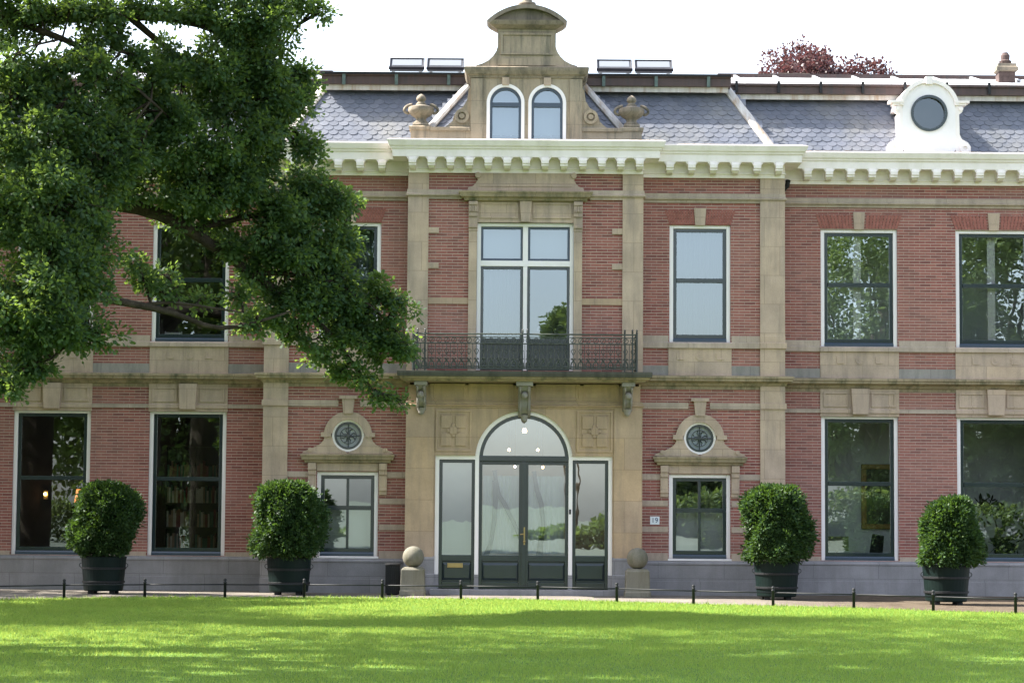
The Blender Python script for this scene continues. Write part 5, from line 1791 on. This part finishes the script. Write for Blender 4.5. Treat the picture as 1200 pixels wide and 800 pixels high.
# office behind the first chimney side window
o = empty('picture_frame', (8.28, 3.6, 2.15))
tag(o, 'large gilt framed picture on the office wall', 'picture')
m = MB()
for q in ((-.55, .55, .62, .74), (-.55, .55, -.74, -.62), (-.55, -.43, -.62, .62), (.43, .55, -.62, .62)):
    m.box(q[0], q[1], -.08, 0, q[2], q[3])
m.build('gilt_moulding', 'gilt', o, bevel=.02)
MB().box(-.43, .43, -.03, 0, -.62, .62).build('canvas', 'canvas', o)
o = empty('monitor', (6.9, 1.7, .72))
tag(o, 'dark computer monitor standing inside the window with the gilt frame', 'monitor')
MB().box(-.26, .26, -.02, .02, .22, .54).build('screen', 'screen', o, bevel=.008)
MB().box(-.03, .03, -.01, .03, .02, .24).box(-.12, .12, -.08, .10, 0, .02).build('stand', 'black', o)
o = empty('desk', (7.2, 1.9, .2))
tag(o, 'long pale desk top just above the sill inside the window with the gilt frame', 'desk')
MB().box(-.95, 1.1, -.4, .4, .48, .52).build('top', 'roomlight', o)
for q in ((-.9, -.35), (1.0, -.35), (-.9, .33), (1.0, .33)):
    MB().box(q[0], q[0] + .05, q[1], q[1] + .05, 0, .48).build('leg', 'black', o)
o = empty('office_chair', (7.78, 1.75, .2))
tag(o, 'dark office chair back seen beside the monitor', 'chair')
MB().prism_y([(-.17, .62), (.13, .60), (.17, 1.08), (-.09, 1.12)], -.03, .03).build('backrest', 'black', o, bevel=.02)
MB().box(-.22, .22, -.5, -.06, .42, .48).build('seat', 'black', o, bevel=.02)
MB().tube([(0, -.28, .06), (0, -.28, .42)], .03, 8).build('column', 'black', o)
for k in range(5):
    a = k * 2 * PI / 5
    MB().tube([(0, -.28, .08), (.25 * math.cos(a), -.28 + .25 * math.sin(a), .03)], .02, 6).build('leg', 'black', o)
# houseplant
o = empty('houseplant', (10.55, 1.75, .2))
tag(o, 'dark leafy houseplant on a stem inside the window at the picture edge', 'plant')
MB().lathe(0, 0, [(.14, 0), (.2, .5), (.21, .52)], 16).build('pot', 'red', o)
g_ = np.random.default_rng(50)
MB().tube([(0, 0, .5), (-.05, 0, 1.0), (-.2, 0, 1.6), (-.3, 0, 1.75)], [.03, .02, .015, .01], 6).build('stem', 'bark', o)
pp = np.concatenate([np.array([-.30, 0, 1.75]) + g_.normal(size=(16, 3)) * .12, np.array([.1, 0, 1.55]) + g_.normal(size=(18, 3)) * .13, np.array([.05, 0, .95]) + g_.normal(size=(26, 3)) * .16])
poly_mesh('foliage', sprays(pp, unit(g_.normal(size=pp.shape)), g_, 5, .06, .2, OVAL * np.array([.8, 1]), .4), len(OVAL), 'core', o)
MB().sphere((-.1, -.3, .62), .06, 8, 6).sphere((.0, -.3, .6), .05, 8, 6).build('flower', 'red', o, True)

# library on the oak side
o = empty('bookcase', (-7.27, 3.8, .2))
tag(o, 'tall dark bookcase with rows of books behind the ground window near the corner', 'bookcase')
m = MB().box(-.95, .95, .3, .36, 0, 3.0)
for z in (0, .55, 1.1, 1.65, 2.2, 2.97):
    m.box(-.95, .95, 0, .3, z, z + .04)
for x in (-.95, -.3, .3, .92):
    m.box(x, x + .04, 0, .3, .04, 2.97)
m.build('carcass', 'roomdark', o)
rr = random.Random(2)
BM = [mat_plain('book_cloth_%s' % n_, c_, .7, .2, 0, .3, 10) for n_, c_ in (('tan', (.30, .22, .14)), ('green', (.08, .14, .10)), ('cream', (.5, .46, .38)), ('red', (.2, .06, .05)))]
bm = [MB() for _ in BM]
for z in (.04, .59, 1.14, 1.69, 2.24):
    x = -.9
    while x < .86:
        w_ = rr.uniform(.025, .06)
        if not any(abs(x + w_ / 2 - q) < .06 for q in (-.28, .32)):
            bm[rr.randrange(4)].box(x, x + w_ * .94, .05, .26, z, z + rr.uniform(.28, .42))
        x += w_
for mm, mt in zip(bm, BM):
    mm.build('books', mt, o)
def table_lamp(x, y, z, label, h=.5):
    o = empty('lamp', (x, y, z))
    tag(o, label, 'lamp')
    MB().lathe(0, 0, [(.10, 0), (.1, .02), (.02, .05), (.02, h)], 12).build('base', 'brass', o)
    MB().lathe(0, 0, [(.17, h - .02), (.17, h), (.13, h + .28), (.125, h + .28)], 20).build('lamp_shade', 'shade', o, True)
    MB().sphere((0, -.0, h - .03), .035, 8, 6).build('bulb', 'bulb', o, True)
o = empty('side_table', (-9.72, 2.3, .2))
tag(o, 'dark side table under the lit lampshade', 'table')
MB().box(-.4, .4, -.3, .3, 1.02, 1.07).build('top', 'roomdark', o)
for q in ((-.36, -.26), (.31, -.26), (-.36, .21), (.31, .21)):
    MB().box(q[0], q[0] + .05, q[1], q[1] + .05, 0, 1.02).build('leg', 'roomdark', o)
table_lamp(-9.82, 2.3, 1.27, 'lamp with a glowing orange shade in the window beside the round shrub', .62)
o = empty('wall_light', (-11.0, 4.1, 2.05))
tag(o, 'small warm wall light near the edge of the photo', 'lamp')
MB().box(-.05, .05, -.02, .08, -.1, .1).build('bracket', 'brass', o)
MB().sphere((0, -.07, .02), .032, 10, 6).build('bulb', 'bulb', o, True)
# white chair at the upper window
def slim_chair(x, y, z, label, rot=0.3):
    o = empty('slim_chair', (x, y, z), rot)
    tag(o, label, 'chair')
    for q in ((-.2, -.2), (.2, -.2), (-.2, .2), (.2, .2)):
        MB().tube([(q[0], q[1], 0), (q[0] * .9, q[1] * .9, .45 if q[1] < 0 else .92)], .014, 6).build('leg', 'white', o)
    MB().box(-.21, .21, -.21, .21, .44, .47).build('seat', 'white', o)
    MB().box(-.19, .19, .17, .19, .68, .90).build('backrest', 'white', o)
slim_chair(-7.75, 1.8, 4.76, 'slim white chair inside the dark upper window among oak twigs')
slim_chair(.28, .9, 4.63, 'slim white chair behind the right leaf of the balcony door', 2.6)
o = empty('desk_lamp', (.62, .9, 4.63))
tag(o, 'bent arm desk lamp behind the right leaf of the balcony door', 'lamp')
MB().box(-.35, .35, -.3, .3, .7, .74).build('stand_top', 'black', o)
MB().tube([(-.3, 0, 0), (-.3, 0, .7)], .02, 6).tube([(.3, 0, 0), (.3, 0, .7)], .02, 6).build('leg', 'black', o)
MB().tube([(.1, 0, .74), (.0, 0, 1.05), (-.1, 0, 1.2), (-.28, 0, 1.12)], .012, 6).build('arm', 'black', o)
MB().lathe(-.3, 0, [(.09, 1.02), (.04, 1.1), (.02, 1.15)], 12).build('lamp_shade', 'white', o, True)

# ================================================================== GRASS
rg = np.random.default_rng(77)
n = 640000
D = np.sqrt(rg.uniform(20.5 ** 2, 45.2 ** 2, n))
# denser close to the camera, blades thinner there
keep = rg.uniform(0, 1, n) < np.clip(1.3 - (D - 20) / 60, .4, 1)
D = D[keep]; n = len(D)
X = rg.uniform(-1, 1, n) * D * .36 - .27
Y = D - 48
ok = Y < np.interp(X, EX, EY) + rg.normal(0, .05, n)
X, Y, D = X[ok], Y[ok], D[ok]
n = len(X)
patch = np.sin(X * 1.7 + np.sin(Y * 1.1) * 2) * np.sin(Y * .9 + X * .3)
edge_d = np.interp(X, EX, EY) - Y
h = rg.uniform(.02, .048, n) * (1 + .25 * patch) * np.where(edge_d < .15, 1.5, 1)
tall = rg.uniform(0, 1, n) < .03
h = np.where(tall, h * 1.7, h)
ang = rg.uniform(0, PI, n)
wv = rg.uniform(.0028, .006, n) * (D / 28)
lean = rg.normal(0, .45, (n, 2)) * h[:, None]
v = np.zeros((n, 3, 3))
v[:, 0] = np.stack([X - np.cos(ang) * wv, Y - np.sin(ang) * wv, np.full(n, .01)], 1)
v[:, 1] = np.stack([X + np.cos(ang) * wv, Y + np.sin(ang) * wv, np.full(n, .01)], 1)
v[:, 2] = np.stack([X + lean[:, 0], Y + lean[:, 1], .01 + h], 1)
go = poly_mesh('grass', v, 3, 'grass')
tag(go, 'short mown green grass with dappled sun and shade', 'grass', kind='stuff')
print('blades', n)
